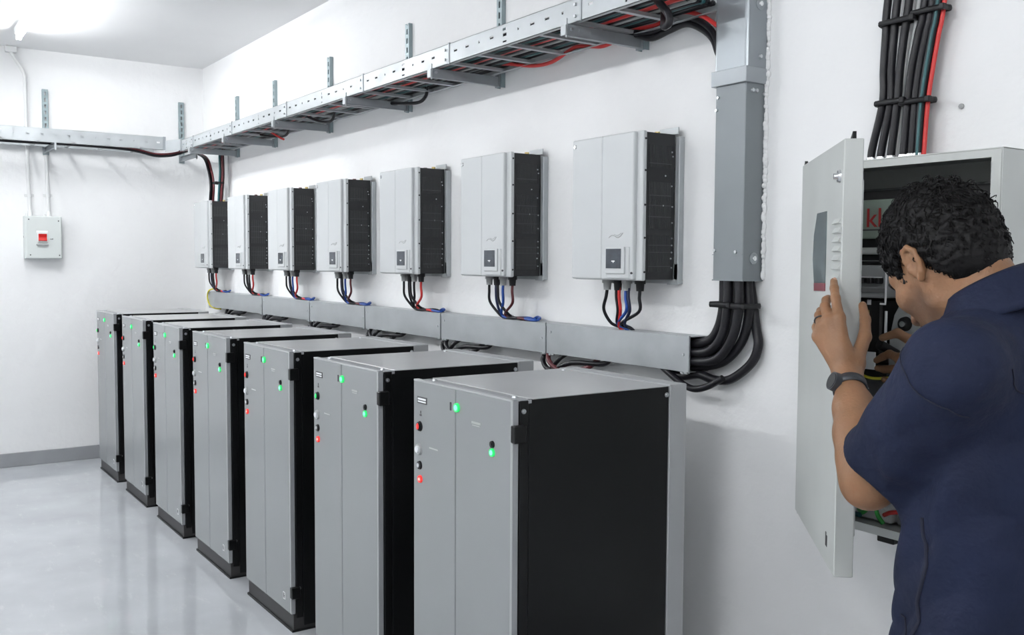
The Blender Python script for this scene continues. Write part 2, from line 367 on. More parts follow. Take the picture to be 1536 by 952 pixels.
# cables from each inverter into the trunking
def drop(i, gx, col, bulge, ex, name, ey=-.055, r=.0062, tail=None):
    x0 = IX[i] + gx; p = [(x0, -.115, IZ-.03), (x0 + bulge*.25, -.115, IZ-.065), (x0+bulge, -.108, IZ-.115), (IX[i]+ex-(.02 if bulge < 0 else -.012), -.085, IZ-.165), (IX[i]+ex, ey, 1.352)]
    if tail: p += [(IX[i]+ex+a, b, c) for a, b, c in tail]
    else: p += [(IX[i]+ex+.01, ey+.012, 1.337)]
    word = {'cable_black': 'black', 'cable_red': 'red', 'cable_blue': 'blue', 'cable_navy': 'dark blue', 'cable_maroon': 'dark red'}[col]
    cable('inverter_cable', p, r, col, '%s cable from the %s gland of the %s inverter into the trunking' % (word, name, ORD[i]), 'cables dropping from the inverters')
for i in range(7):
    if i == 6:
        drop(i, .118, 'cable_black', -.028, .125, 'first'); drop(i, .170, 'cable_black', .002, .130, 'rear second', -.04)
        drop(i, .186, 'cable_red', .0, .140, 'second', -.07); drop(i, .223, 'cable_blue', -.004, .165, 'third', -.065)
        drop(i, .237, 'cable_navy', .0, .172, 'third', -.045); drop(i, .300, 'cable_black', -.012, .185, 'fourth', -.055)
    else:
        tl = [(.07, -.06, 1.353), (.15, -.055, 1.356), (.19, -.04, 1.345), (.2, -.03, 1.335)]
        tl2 = [(.06, -.075, 1.352), (.12, -.07, 1.353), (.15, -.05, 1.338)]
        drop(i, .118, 'cable_black', -.006, .165, 'first', -.07, tail=tl2)
        drop(i, .172, 'cable_navy' if i in (0, 2, 3, 5) else 'cable_black', -.004, .185, 'second', -.06, tail=tl)
        drop(i, .186, 'cable_black', .002, .21, 'rear second', -.045)
        drop(i, .228, 'cable_blue' if i in (2, 3, 5) else 'cable_black', -.01, .19, 'third', -.075, tail=tl)
        drop(i, .300, 'cable_maroon' if i in (3, 5) else 'cable_red', -.01, .22, 'fourth', -.065, tail=[(.05, -.07, 1.354), (.11, -.075, 1.352), (.13, -.06, 1.338)])
        cable('cable_coil', [(IX[i]+.33, -.03, 1.347), (IX[i]+.36, -.025, 1.360), (IX[i]+.40, -.04, 1.358), (IX[i]+.41, -.07, 1.350), (IX[i]+.37, -.075, 1.352), (IX[i]+.30, -.07, 1.354)], .0062, 'cable_blue', 'blue cable loop lying on the trunking right of the %s inverter' % ORD[i], 'blue cable loops on the trunking')
# ------------------------------------------------------------------ metal trunking under the inverters
TK = [.391, 1.638, 2.49, 3.285, 4.132, 4.999, 5.829]
t = thing('cable_trunking', 'long galvanised steel trunking running along the wall under the inverters', 'trunking', (0, -.002, 1.221))
for k in range(6):
    a, b = TK[k]+.001, TK[k+1]-.001
    s = obj('trunking_section', MB().box(a, -.091, 0, b, -.0895, .122, .0005).box(a, -.0015, 0, b, 0, .12).box(a, -.0895, 0, b, -.0015, .0015), 'galv', t)
    obj('lid', MB().box(a, -.0925, .122, b, 0, .1238).box(a, -.0925, .112, b, -.0915, .122), 'galv', s)
    for sx in (a+.03, b-.03):
        obj('screw', cached('trunk_screw', lambda: MB().cyl((0, 0, 0), (0, -.004, 0), .005, .004, 8), 'steel_bolt'), None, s, loc=(sx, -.0905, .06 if sx > (a+b)/2 else .09))
        obj('clip', cached('trunk_clip', lambda: MB().box(-.016, -.006, -.008, .016, .006, 0, .002).cyl((0, -.004, -.004), (0, -.012, -.004), .005, .004, 8), 'galv'), None, s, loc=(sx, -.086, 0))
    obj('end_flange', MB().box(b-.004, -.0945, -.003, b, -.0885, .127), 'galv_dull', s)
cable('earth_wire', [(.46, -.06, 1.37), (.430, -.10, 1.352), (.385, -.10, 1.30), (.42, -.095, 1.24), (.52, -.085, 1.213), (.60, -.06, 1.21)], .006, 'cable_yellow', 'yellow earth wire bent round the far end of the trunking')
# black loops under the trunking behind the cabinets
rnd = random.Random(3)
for i in range(6):
    x = CX0 + CP*i + .42
    loops = [[(x-.02, -.06, 1.24), (x-.05, -.08, 1.19), (x+.03, -.10, 1.155), (x+.16, -.09, 1.195), (x+.33, -.07, 1.205), (x+.36, -.05, 1.235)],
             [(x+.10, -.05, 1.235), (x+.07, -.09, 1.20), (x+.02, -.11, 1.13), (x+.02, -.16, 1.05), (x+.03, -.20, .98)],
             [(x+.30, -.05, 1.235), (x+.25, -.08, 1.185), (x+.12, -.10, 1.155), (x+.02, -.10, 1.19), (x-.03, -.06, 1.235)]]
    for k, p in enumerate(loops):
        m = 'cable_maroon' if (k == 2 and i >= 5) else 'cable_black'
        cable('loop_cable', p, .0105, m, ['black cable arching under the trunking behind the %s cabinet', 'black cable dropping from the trunking behind the %s cabinet', 'cable crossing under the trunking behind the %s cabinet'][k] % ORD[i], 'cable loops under the trunking')

# ------------------------------------------------------------------ vertical duct and its thick cables
t = thing('cable_duct', 'grey sheet metal cable duct rising up the wall beside the enclosure', 'duct', (5.93, 0, 1.54))
lo = obj('lower_section', MB().box(0, -.095, .002, .13, 0, .66, .002), 'duct_paint', t)
obj('lower_lip', MB().box(-.002, -.097, .085, .128, -.093, .087).box(-.002, -.0965, 0, .132, 0, .004), 'duct_paint', lo)
hi = obj('upper_section', MB().box(-.006, -.100, .66, .137, 0, 1.25, .012, 3), 'duct_sheet', t, 'bare bent sheet metal upper section')
obj('collar', MB().box(-.012, -.106, .635, .139, 0, .685, .0015), 'galv_dull', t)
for n_, z, x in (('a', .074, .130), ('b', .885, .137)):
    k = obj('knockout', cached('ko', lambda: MB().cyl((0, 0, 0), (.0025, 0, 0), .019, .019, 20).cyl((.0025, 0, 0), (.0045, 0, 0), .0145, .0125, 20), 'galv_dull'), None, t, loc=(x, -.045, z))
    obj('knockout_hub', cached('ko2', lambda: MB().cyl((.004, 0, 0), (.007, 0, 0), .009, .008, 14).box(.006, -.002, -.005, .0085, .002, .005), 'chrome'), None, k)
for y, z in ((-.066, .612), (-.048, .612), (-.010, .605), (-.04, .72)):
    obj('bolt', cached('dbolt', lambda: MB().cyl((0, 0, 0), (.006, 0, 0), .0075, .006, 8), 'steel_bolt'), None, t, loc=(.130 if z < .7 else .137, y, z))
for x, z in ((.012, .60), (.006, .56), (.008, .10), (.10, .095)):
    obj('bolt', cached('dbolt2', lambda: MB().cyl((0, 0, 0), (0, -.005, 0), .006, .005, 8), 'steel_bolt'), None, t, loc=(x, -.095, z))
rr = random.Random(5)
bead = MB(); z = 1.56
while z < 2.9:
    bead.ell((6.066 + .003*(z > 2.2) + rr.uniform(-.003, .002), -.004, z), (rr.uniform(.005, .010), rr.uniform(.006, .012), rr.uniform(.008, .018)), 7, 5); z += rr.uniform(.008, .018)
struct('trim_1', bead, 'plaster', 'rough white plaster bead along the edge of the duct')
TH = {'outermost, topmost': [(5.948, -.06, 1.60), (5.948, -.06, 1.537), (5.947, -.06, 1.457), (5.928, -.06, 1.384), (5.886, -.06, 1.336), (5.80, -.06, 1.316), (5.70, -.06, 1.316)],
 'second': [(5.984, -.080, 1.60), (5.986, -.080, 1.538), (5.985, -.080, 1.459), (5.964, -.078, 1.364), (5.905, -.075, 1.303), (5.82, -.072, 1.290), (5.70, -.07, 1.29)],
 'hidden rear': [(5.985, -.035, 1.60), (5.98, -.035, 1.52), (5.979, -.035, 1.442), (5.952, -.035, 1.351), (5.887, -.035, 1.285), (5.786, -.035, 1.267), (5.70, -.035, 1.267)],
 'third': [(6.030, -.080, 1.60), (6.032, -.080, 1.539), (6.034, -.080, 1.461), (6.008, -.078, 1.356), (5.936, -.075, 1.277), (5.82, -.072, 1.258), (5.70, -.07, 1.258)],
 'lowest entering the trunking': [(6.036, -.045, 1.60), (6.038, -.045, 1.539), (6.046, -.045, 1.435), (6.014, -.045, 1.334), (5.928, -.045, 1.262), (5.797, -.045, 1.237), (5.70, -.045, 1.237)],
 'looping below the trunking': [(6.02, -.03, 1.60), (6.035, -.022, 1.50), (6.055, -.02, 1.388), (6.070, -.025, 1.328), (6.044, -.03, 1.267), (5.962, -.035, 1.208), (5.892, -.04, 1.200), (5.832, -.05, 1.212), (5.758, -.06, 1.200), (5.70, -.06, 1.206), (5.66, -.05, 1.235)]}
for k, p in TH.items():
    cable('power_cable', p, .0155, 'cable_black', 'thick black cable from the duct to the trunking end, %s' % k, 'thick cables under the duct', 12, 8)
cable('power_cable', [(5.66, -.075, 1.235), (5.708, -.08, 1.212), (5.779, -.085, 1.180), (5.84, -.085, 1.166), (5.90, -.08, 1.180), (5.96, -.07, 1.214)], .012, 'cable_black', 'thinner black cable looped lowest under the trunking end', 'thick cables under the duct', 10, 8)
def tie(name, label, group, cx, cy, z, hx, hy, r=.005):
    pts = [(cx-hx, cy-hy, z), (cx, cy-hy-.003, z), (cx+hx, cy-hy, z), (cx+hx+.004, cy, z), (cx+hx, cy+hy, z), (cx-hx, cy+hy, z), (cx-hx-.004, cy, z), (cx-hx, cy-hy, z)]
    o = thing(name, label, 'cable tie', (0, 0, 0), group=group)
    b = MB().tube(pts, r, 6, 4)
    b.v = [(x, y, z + (q-z)*2.0) for x, y, q in b.v]
    obj('band', b, 'rubber_black', o); obj('tie_head', MB().box(cx+hx-.004, cy-hy-.010, z-.008, cx+hx+.010, cy-hy+.006, z+.008, .002), 'rubber_black', o)
tie('cable_tie', 'black tie round the far half of the thick cables below the duct', 'ties on the thick cables', 5.967, -.062, 1.461, .042, .038)
tie('cable_tie', 'black tie round the near half of the thick cables below the duct', 'ties on the thick cables', 6.038, -.062, 1.459, .034, .038)

# ------------------------------------------------------------------ cable trays
def m_rail(L, h=.0825, lip=.02, flip=1, clusters=True, seed=0):
    """slotted side rail along +x, face at y=0, lips towards +y*flip"""
    b = MB(); th = .002*flip; z0, z1 = h*.50, h*.62
    xs = []; x = .05
    while x < L-.05: xs.append(x); x += .092
    cuts = [0]
    mid = len(xs)//2
    for k, x in enumerate(xs):
        w = .005 if k % 3 == 2 else .013
        b.box(cuts[-1], 0, .0, x-w, th, h)
        if k == mid and clusters:
            for a, c in ((0, .012), (.018, z0-.006), (z0+.006, z1+.006), (z1+.016, h)): b.box(x-w, 0, a, x+w, th, c)
        else:
            b.box(x-w, 0, 0, x+w, th, z0); b.box(x-w, 0, z1, x+w, th, h)
        cuts.append(x+w)
    b.box(cuts[-1], 0, 0, L, th, h)
    b.box(0, 0, 0, L, lip*flip, .002); b.box(0, 0, h-.002, L, .010*flip, h); b.box(0, .009*flip, h-.008, L, .010*flip, h)
    return b
def m_strut(h):
    b = MB(); b.box(-.0205, -.021, 0, -.0185, 0, h); b.box(.0185, -.021, 0, .0205, 0, h)
    z = 0
    b.box(-.0205, -.021, 0, -.0065, -.019, h); b.box(.0065, -.021, 0, .0205, -.019, h)
    while z < h-.001:
        b.box(-.0065, -.021, z, .0065, -.019, min(z+.020, h)); z += .048
    return b
def m_arm(L):
    b = MB()
    b.box(-.0015, -L, 0, .0015, 0, .040); b.box(-.020, -L, .038, .0015, 0, .040); b.box(-.020, -L, 0, .0015, 0, .002)
    b.box(-.026, -.004, -.006, .012, 0, .050)
    for k in range(5): b.box(.0015, -L+.05+k*.055, .016, .0022, -L+.068+k*.055, .026)
    return b
TX = [.60, .921, 1.808, 2.79, 3.811, 4.643, 5.537, 5.915]
TZ, TH_ = 2.436, .0825
t = thing('cable_tray', 'long galvanised ladder tray high on the long wall above the inverters', 'cable tray', (0, 0, TZ))
for k in range(7):
    L = TX[k+1]-TX[k]-.002
    r = obj('side_rail', m_rail(L), 'galv', t, loc=(TX[k], -.351, 0))
    obj('joint_plate', MB().box(L-.004, -.003, -.002, L+.004, .004, TH_+.004), 'galv_dull', r)
    for z in (.02, .06): obj('bolt', cached('tbolt2', lambda: MB().cyl((0, 0, 0), (0, -.006, 0), .006, .005, 8), 'steel_bolt'), None, r, loc=(L-.03, -.001, z))
    obj('side_rail', m_rail(L, flip=-1, clusters=False), 'galv', t, loc=(TX[k], -.048, 0))
x = .75
while x < 5.9:
    obj('rung', cached('rung', lambda: MB().box(-.011, -.345, .002, -.009, -.05, .014).box(.009, -.345, .002, .011, -.05, .014).box(-.011, -.345, .002, .011, -.05, .0035), 'galv'), None, t, loc=(x, 0, 0)); x += .215
BX = [.9045, 1.7005, 2.637, 3.653, 4.528, 5.481]
for k, x in enumerate(BX):
    s = thing('tray_bracket', '%s bracket carrying the long cable tray, slotted strut above' % (['farthest', 'second farthest', 'third farthest', 'third nearest', 'second nearest', 'nearest'][k]), 'bracket', (x, 0, 0), group='brackets under the long tray')
    obj('strut', cached('strut', lambda: m_strut(.46), 'strut_zinc'), None, s, loc=(0, -.0005, 2.385))
    a = obj('arm', cached('arm', lambda: m_arm(.345), 'galv_dull'), None, s, loc=(0, -.022, 2.393))
    obj('end_tab', cached('etab', lambda: MB().box(-.003, -.008, -.008, .003, -.002, .058, .001).box(-.026, -.012, .0, .003, -.006, .036, .001), 'galv'), None, a, loc=(0, -.345, 0))
    obj('bolt', cached('abolt', lambda: MB().cyl((0, 0, 0), (.008, 0, 0), .006, .005, 8), 'steel_bolt'), None, a, loc=(.001, -.33, .022))
# end-wall tray
t = thing('cable_tray', 'galvanised ladder tray on the end wall above the switch box', 'cable tray', (0, 0, 0))
L = 4.3
r = obj('side_rail', m_rail(2.35, .100, flip=-1), 'galv', t, loc=(.40, -.42, 2.457), rot=(0, 0, -PI/2))
obj('side_rail', m_rail(1.9, .100, flip=-1), 'galv', t, loc=(.40, -2.772, 2.457), rot=(0, 0, -PI/2))
obj('side_rail', m_rail(4.25, .100, flip=1, clusters=False), 'galv', t, loc=(.06, -.42, 2.457), rot=(0, 0, -PI/2))
cp = obj('corner_plate', MB().prism([(.40, -.42), (.60, -.351), (.598, -.347), (.399, -.416)], 2, 2.445, 2.53), 'galv', t)
obj('joint_plate', MB().box(.401, -.435, 2.455, .406, -.415, 2.56), 'galv_dull', cp); obj('joint_plate', MB().box(.59, -.356, 2.434, .61, -.352, 2.524), 'galv_dull', cp)
y = -.6
while y > -4.6:
    obj('rung', cached('rung2', lambda: MB().box(.06, -.011, 0, .40, .011, .010), 'galv'), None, t, loc=(0, y, 2.459)); y -= .24
for k, y in enumerate((-.185, -1.212)):
    s = thing('tray_bracket', ['bracket carrying the end wall tray, beside the corner', 'bracket carrying the end wall tray, above the switch box'][k], 'bracket', (0, y, 0), group='brackets under the end wall tray')
    obj('strut', cached('strut2', lambda: m_strut(.50), 'strut_zinc'), None, s, loc=(.0005, 0, 2.40), rot=(0, 0, PI/2))
    a = obj('arm', cached('arm2', lambda: m_arm(.41), 'galv_dull'), None, s, loc=(.022, 0, 2.412), rot=(0, 0, PI/2))
    obj('end_tab', cached('etab2', lambda: MB().box(.41, -.006, -.012, .416, .006, .05, .001), 'galv'), None, a, rot=(0, 0, -PI/2))
# cables lying in the trays
rnd = random.Random(11)
NTH = ['first', 'second', 'third', 'fourth', 'fifth', 'sixth', 'seventh', 'eighth', 'ninth', 'tenth', 'eleventh', 'twelfth', 'thirteenth']
cols = ['cable_black', 'cable_black', 'cable_red', 'cable_black', 'cable_teal', 'cable_black', 'cable_red', 'cable_black', 'cable_grey', 'cable_black', 'cable_teal', 'cable_black', 'cable_black']
for k, m in enumerate(cols):
    y = -.325 + k*.0215; pts = []; x = .45
    while x < 5.86:
        pts.append((x, y + rnd.uniform(-.008, .008), TZ + .0155 + .009 + rnd.uniform(0, .008))); x += .45
    pts.append((5.87, y, TZ+.026))
    w = {'cable_black': 'black', 'cable_red': 'red', 'cable_teal': 'dark green', 'cable_grey': 'grey'}[m]
    lab = '%s cable lying in the long tray, %s from the room-side rail' % (w, NTH[k])
    cable('tray_cable', pts, .0085, m, lab, '%s cables in the long tray' % w, 6, 4)
for k, m in enumerate(['cable_black', 'cable_black', 'cable_maroon', 'cable_black', 'cable_grey', 'cable_black']):
    y = -.330 + k*.024
    cable('tray_cable', [(.7 + .6*j, y + rnd.uniform(-.004, .004), TZ+.046+rnd.uniform(0, .006)) for j in range(9)], .0095, m, 'upper layer %s cable in the long tray, %s from the room-side rail' % ({'cable_black': 'black', 'cable_maroon': 'dark red', 'cable_grey': 'grey'}[m], NTH[k]), 'second layer cables in the long tray', 6, 4)
cable('sagging_cable', [(4.60, -.09, 2.475), (4.708, -.07, 2.455), (4.842, -.055, 2.428), (4.97, -.052, 2.424), (5.086, -.055, 2.448), (5.142, -.055, 2.455), (5.21, -.05, 2.444), (5.283, -.045, 2.432), (5.358, -.045, 2.438), (5.467, -.05, 2.456), (5.593, -.05, 2.452), (5.661, -.05, 2.471), (5.743, -.05, 2.466), (5.823, -.05, 2.434), (5.882, -.05, 2.395), (5.95, -.05, 2.35)], .0078, 'cable_red', 'red cable sagging behind the tray and arching into the duct', n=10)
for k, dz in enumerate((0, .022)):
    cable('sagging_cable', [(5.40, -.09-.02*k, 2.462), (5.486, -.05-.01*k, 2.436+dz*.3), (5.559, -.04, 2.412+dz), (5.645, -.035, 2.424+dz), (5.728, -.035, 2.430+dz), (5.808, -.04, 2.396+dz), (5.865, -.045, 2.350+dz), (5.90, -.05, 2.29+dz), (5.95, -.05, 2.25+dz)], .0115, 'cable_black', ['lower', 'upper'][k] + ' thick black cable arching from the tray into the duct', n=10)
cable('hanging_loop', [(5.74, -.20, 2.52), (5.806, -.25, 2.465), (5.861, -.25, 2.407), (5.866, -.25, 2.375), (5.835, -.24, 2.372), (5.79, -.20, 2.40), (5.75, -.16, 2.46)], .013, 'cable_black', 'thick black cable loop hanging under the tray beside the duct', n=10)
cable('hanging_loop', [(3.42, -.16, 2.462), (3.60, -.12, 2.430), (3.78, -.10, 2.405), (3.90, -.08, 2.400), (3.965, -.08, 2.430), (3.99, -.10, 2.472)], .009, 'cable_black', 'black cable loop sagging under the middle of the long tray')
cable('hanging_loop', [(2.70, -.20, 2.465), (2.80, -.15, 2.425), (2.92, -.13, 2.415), (3.00, -.14, 2.462)], .008, 'cable_black', 'black cable loop sagging under the third section of the long tray')
cable('hanging_loop', [(1.93, -.2, 2.47), (2.01, -.17, 2.45), (2.09, -.13, 2.405), (2.12, -.11, 2.39)], .007, 'cable_red', 'short red cable end poking down through the long tray')
cable('hanging_loop', [(1.75, -.2, 2.462), (1.95, -.12, 2.425), (2.10, -.09, 2.42), (2.2, -.10, 2.465)], .008, 'cable_black', 'black cable loop sagging under the far part of the long tray')
cable('end_wall_cable', [(.30, -2.6, 2.485), (.33, -1.6, 2.456), (.34, -1.1, 2.458), (.35, -.75, 2.452), (.35, -.62, 2.44), (.35, -.48, 2.414), (.36, -.36, 2.424), (.39, -.27, 2.455), (.5, -.22, 2.47)], .011, 'cable_black', 'black cable sagging under the end wall tray at the corner')
cable('end_wall_cable', [(.28, -2.6, 2.49), (.36, -1.6, 2.470), (.365, -1.1, 2.468), (.365, -.75, 2.464), (.365, -.62, 2.452), (.36, -.48, 2.428), (.37, -.36, 2.438), (.40, -.27, 2.465)], .007, 'cable_maroon', 'dark red cable under the end wall tray')
B1 = [(.25, -.15, 2.49), (.32, -.13, 2.455), (.48, -.12, 2.40), (.585, -.12, 2.29), (.63, -.12, 2.18), (.615, -.12, 2.09), (.600, -.12, 2.03)]
for k, (m, w, dx, dy) in enumerate([('cable_black', 'black', -.012, 0), ('cable_teal', 'dark green', -.028, .015), ('cable_maroon', 'dark red', .008, .005), ('cable_black', 'second black', .0, -.018)]):
    cable('drop_cable', [(x+dx, y+dy, z) for x, y, z in B1], .009, m, '%s cable curving from the corner tray down to the farthest inverter' % w, 'left cable bundle at the corner')
B2 = [(.72, -.07, 2.47), (.695, -.07, 2.423), (.700, -.07, 2.273), (.672, -.07, 2.14), (.652, -.07, 2.03)]
for k, (m, w, dx, dy) in enumerate([('cable_black', 'black', -.016, 0), ('cable_teal', 'dark green', .0, -.015), ('cable_maroon', 'dark red', .016, 0), ('cable_black', 'second black', .002, .012)]):
    cable('drop_cable', [(x+dx, y+dy, z) for x, y, z in B2], .009, m, '%s cable of the straight bundle above the farthest inverter' % w, 'right cable bundle at the corner')
cable('drop_cable', [(.735, -.03, 2.46), (.732, -.03, 2.2), (.728, -.03, 2.03)], .005, 'cable_grey', 'thin grey cable beside the straight bundle above the farthest inverter')
tie('cable_tie', 'black tie round the cable bundles above the farthest inverter', None, .665, -.09, 2.2, .05, .03, .004)

# ------------------------------------------------------------------ conduits and switch box on the end wall
def conduit(name, label, pts, clampz, y):
    t = thing(name, label, 'conduit', (0, 0, 0), group='conduits above the switch box')
    obj('pipe', MB().tube(pts, .0125, 10, 5), 'pvc', t)
    for z in clampz:
        obj('saddle_clamp', MB().box(.001, y-.033, z-.010, .006, y+.033, z+.010, .001).cyl((.016, y, z-.010), (.016, y, z+.010), .0165, n=12), 'pvc', t)
    obj('end_adaptor', MB().cyl((.03, y, 1.925), (.022, y, 1.965), .020, .016, 12).cyl((.03, y-.026, 1.928), (.03, y-.026, 1.945), .008, .008, 8), 'pvc', t)
    return t
c1 = conduit('wall_conduit', 'left white conduit from the ceiling down to the switch box', [(.016, -1.444, 3.165), (.016, -1.40, 3.09), (.016, -1.352, 3.0), (.016, -1.347, 2.9), (.016, -1.346, 2.5), (.016, -1.338, 2.1), (.022, -1.335, 1.93)], (2.085,), -1.336)
obj('ceiling_box', MB().box(0, -1.48, 3.15, .05, -1.40, RZ-.001, .004), 'pvc', c1)
conduit('wall_conduit', 'right white conduit from the end wall tray down to the switch box', [(.016, -1.212, 2.40), (.016, -1.210, 2.2), (.016, -1.207, 2.05), (.022, -1.205, 1.93)], (2.09,), -1.206)
t = thing('switch_box', 'pale grey isolator box with red rocker switch on the end wall', 'switch box', (0, -1.25, 1.60))
obj('case', MB().box(0, -.135, 0, .078, .128, .328, .008, 2), 'switch_case', t)
ld = obj('lid', MB().box(.078, -.125, .004, .092, .122, .324, .006, 2), 'switch_case', t)
for y, z in ((-.105, .300), (.102, .292), (-.098, .030), (.105, .028)):
    obj('screw', cached('lidscrew', lambda: MB().cyl((0, 0, 0), (.003, 0, 0), .005, .004, 10), 'ink'), None, ld, loc=(.092, y, z))
f = obj('switch_frame', MB().box(.091, -.050, .125, .102, .024, .195, .003), 'pvc', t)
obj('rocker', MB().prism([(.102, .136), (.112, .140), (.104, .164), (.112, .190), (.102, .192)], 1, -.042, .016), 'switch_red', f, 'red rocker switch')
obj('cover_hinge', MB().box(.092, -.056, .104, .112, .026, .114, .002), 'cable_grey', f)
obj('label_strip', MB().box(.0918, -.055, .200, .0930, .025, .216), 'paper', t)
obj('keyhole', MB().box(.0918, .040, .150, .0932, .062, .154).box(.0918, .056, .150, .0932, .060, .158), 'ink', t)
obj('keyhole', MB().box(.03, -.1358, .16, .04, -.1345, .175), 'ink', t)

# ------------------------------------------------------------------ wall enclosure with open door
EX, EZ, EW, EH, ED = 6.42, .885, .563, .987, .25
t = thing('electrical_enclosure', 'open grey metal wall enclosure the man is working in', 'enclosure', (EX, 0, EZ))
obj('back_panel', MB().box(0, -.006, 0, EW, -.001, EH), 'enc_paint', t)
obj('side_panel', MB().box(0, -ED, 0, .004, -.006, EH), 'enc_paint', t)
obj('side_panel', MB().box(EW-.004, -ED, 0, EW, -.006, EH, .0015), 'enc_paint', t)
obj('top_panel', MB().box(0, -ED, EH-.004, EW, -.006, EH, .0015), 'enc_paint', t)
obj('bottom_panel', MB().box(.004, -ED, 0, EW-.004, -.006, .004), 'enc_paint', t)
obj('front_flange', MB().box(.004, -ED, EH-.020, EW-.004, -ED+.003, EH-.004).box(EW-.026, -ED, .004, EW-.004, -ED+.003, EH-.02).box(.004, -ED, .004, EW-.004, -ED+.003, .022).box(.004, -ED, .02, .022, -ED+.003, EH-.02)
    .box(EW-.028, -ED, .02, EW-.026, -ED+.02, EH-.02).box(.022, -ED, EH-.022, EW-.026, -ED+.02, EH-.02), 'enc_paint', t)
obj('bottom_bracket', MB().box(.25, -.235, -.020, .30, -.19, 0, .002), 'panel_black', t)
obj('mounting_plate', MB().box(.02, -.04, .05, EW-.02, -.034, EH-.06), 'enc_in', t)  # dark grey stands in for the shadow at the back of the box
def E(n, b, m, par=t, label=None): return obj(n, b, m, par, label)
def WL(x, y, z): return (x-EX, y, z-EZ)
def WB(x0, y0, z0, x1, y1, z1, bev=0): return MB().box(x0-EX, y0, z0-EZ, x1-EX, y1, z1-EZ, bev)
E('cavity_shade', WB(6.47, -.12, 1.60, 6.95, -.05, 1.80), 'dark')  # black block painted in for the shade of the upper cavity
sg = E('sign_plate', WB(6.520, -.135, 1.668, 6.68, -.122, 1.775, .004), 'sign_plate', label='pale plate with red letters kl')
fc = bpy.data.curves.new('sign_letters', 'FONT'); fc.body = 'kl'; fc.size = .075; fc.extrude = .0008
tmp = bpy.data.objects.new('tmp_text', fc); COL.objects.link(tmp); bpy.context.view_layer.update()
me = bpy.data.meshes.new_from_object(tmp.evaluated_get(bpy.context.evaluated_depsgraph_get())); bpy.data.objects.remove(tmp, do_unlink=True)
me.materials.clear(); me.materials.append(MATS['sign_red'])
obj('sign_letters', me, None, sg, loc=WL(6.540, -.1362, 1.700), rot=(PI/2, 0, 0))
E('sign_rule', WB(6.522, -.1365, 1.690, 6.60, -.135, 1.694), 'ink', sg)
E('white_bar', MB().cyl(WL(6.45, -.13, 1.634), WL(6.72, -.13, 1.634), .010, n=10), 'enc_paint')
E('thin_bar', MB().cyl(WL(6.45, -.12, 1.607), WL(6.72, -.12, 1.607), .0025, n=6), 'chrome')
bk = E('breaker_row', WB(6.47, -.145, 1.505, 6.612, -.05, 1.595, .003), 'plate_grey')
for k in range(4):
    bt = E('breaker_toggle', WB(6.520+.024*k, -.168, 1.545, 6.536+.024*k, -.143, 1.562, .003), 'dark', bk)
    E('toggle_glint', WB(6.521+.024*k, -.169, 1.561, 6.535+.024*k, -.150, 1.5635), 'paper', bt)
E('breaker_lip', WB(6.47, -.150, 1.520, 6.615, -.143, 1.532), 'enc_in', bk)
mc = E('main_breaker', WB(6.47, -.125, 1.345, 6.590, -.04, 1.503, .006), 'dark')
E('breaker_label', WB(6.545, -.1265, 1.485, 6.557, -.1245, 1.500), 'paper', mc)
E('breaker_spring', MB().cyl(WL(6.550, -.128, 1.470), WL(6.550, -.128, 1.455), .004, n=8), 'brass', mc)
E('guard_bar', MB().tube([WL(6.606, -.155, 1.490), WL(6.622, -.155, 1.490), WL(6.622, -.155, 1.50), WL(6.622, -.155, 1.58)], .003, 6, smooth=False), 'paper')
E('guard_bar', MB().cyl(WL(6.608, -.13, 1.38), WL(6.608, -.13, 1.47), .004, n=8), 'paper')
E('white_tag', WB(6.588, -.112, 1.532, 6.63, -.108, 1.566), 'paper')
pl = E('inner_cover', MB().prism([(x-EX, z-EZ) for x, z in [(6.960, 1.23), (6.615, 1.23), (6.618, 1.40), (6.630, 1.46), (6.655, 1.505), (6.70, 1.54), (6.960, 1.54)]], 1, -.125, -.115), 'plate_grey', label='grey inner cover plate with black knob')
kn = E('knob', MB().cyl(WL(6.664, -.125, 1.438), WL(6.664, -.134, 1.438), .020, .018, 18), 'dark', pl)
E('knob_centre', MB().cyl(WL(6.664, -.133, 1.438), WL(6.664, -.142, 1.438), .010, .008, 12), 'chrome', kn)
E('cover_label', WB(6.670, -.130, 1.475, 6.74, -.1245, 1.505), 'paper', pl); E('cover_label', WB(6.670, -.132, 1.470, 6.74, -.1245, 1.475), 'ink', pl)
E('white_card', WB(6.575, -.205, 1.315, 6.628, -.200, 1.362), 'paper', label='white card label')
E('terminal_base', WB(6.47, -.19, 1.285, 6.66, -.04, 1.318, .004), 'dark')
E('lower_plate', WB(6.47, -.06, .98, 6.95, -.05, 1.28), 'enc_in')
E('terminal_block', WB(6.47, -.16, .895, 6.66, -.06, .935, .004), 'paper'); E('terminal_block', WB(6.67, -.15, .895, 6.80, -.06, .93, .004), 'cable_grey')
def wire(n, pts, r, m, label): return obj(n, MB().tube([WL(*p) for p in pts], r, 7), m, t, label)
wire('wire', [(6.63, -.09, 1.30), (6.616, -.10, 1.26), (6.606, -.105, 1.20), (6.602, -.10, 1.10), (6.61, -.09, .95)], .006, 'cable_red', 'red wire')
wire('wire', [(6.57, -.20, 1.30), (6.62, -.205, 1.292), (6.66, -.19, 1.295), (6.70, -.16, 1.30)], .004, 'cable_yellow', 'yellow wire')
wire('wire', [(6.648, -.19, .985), (6.640, -.20, .965), (6.652, -.21, .93), (6.668, -.205, .905)], .006, 'cable_green', 'green wire')
wire('wire', [(6.56, -.16, .915), (6.60, -.20, .92), (6.63, -.21, .945), (6.65, -.19, .965)], .006, 'cable_green', 'green wire')
wire('wire', [(6.66, -.19, .925), (6.69, -.20, .94), (6.73, -.19, .945), (6.78, -.17, .93)], .006, 'cable_red', 'red wire')
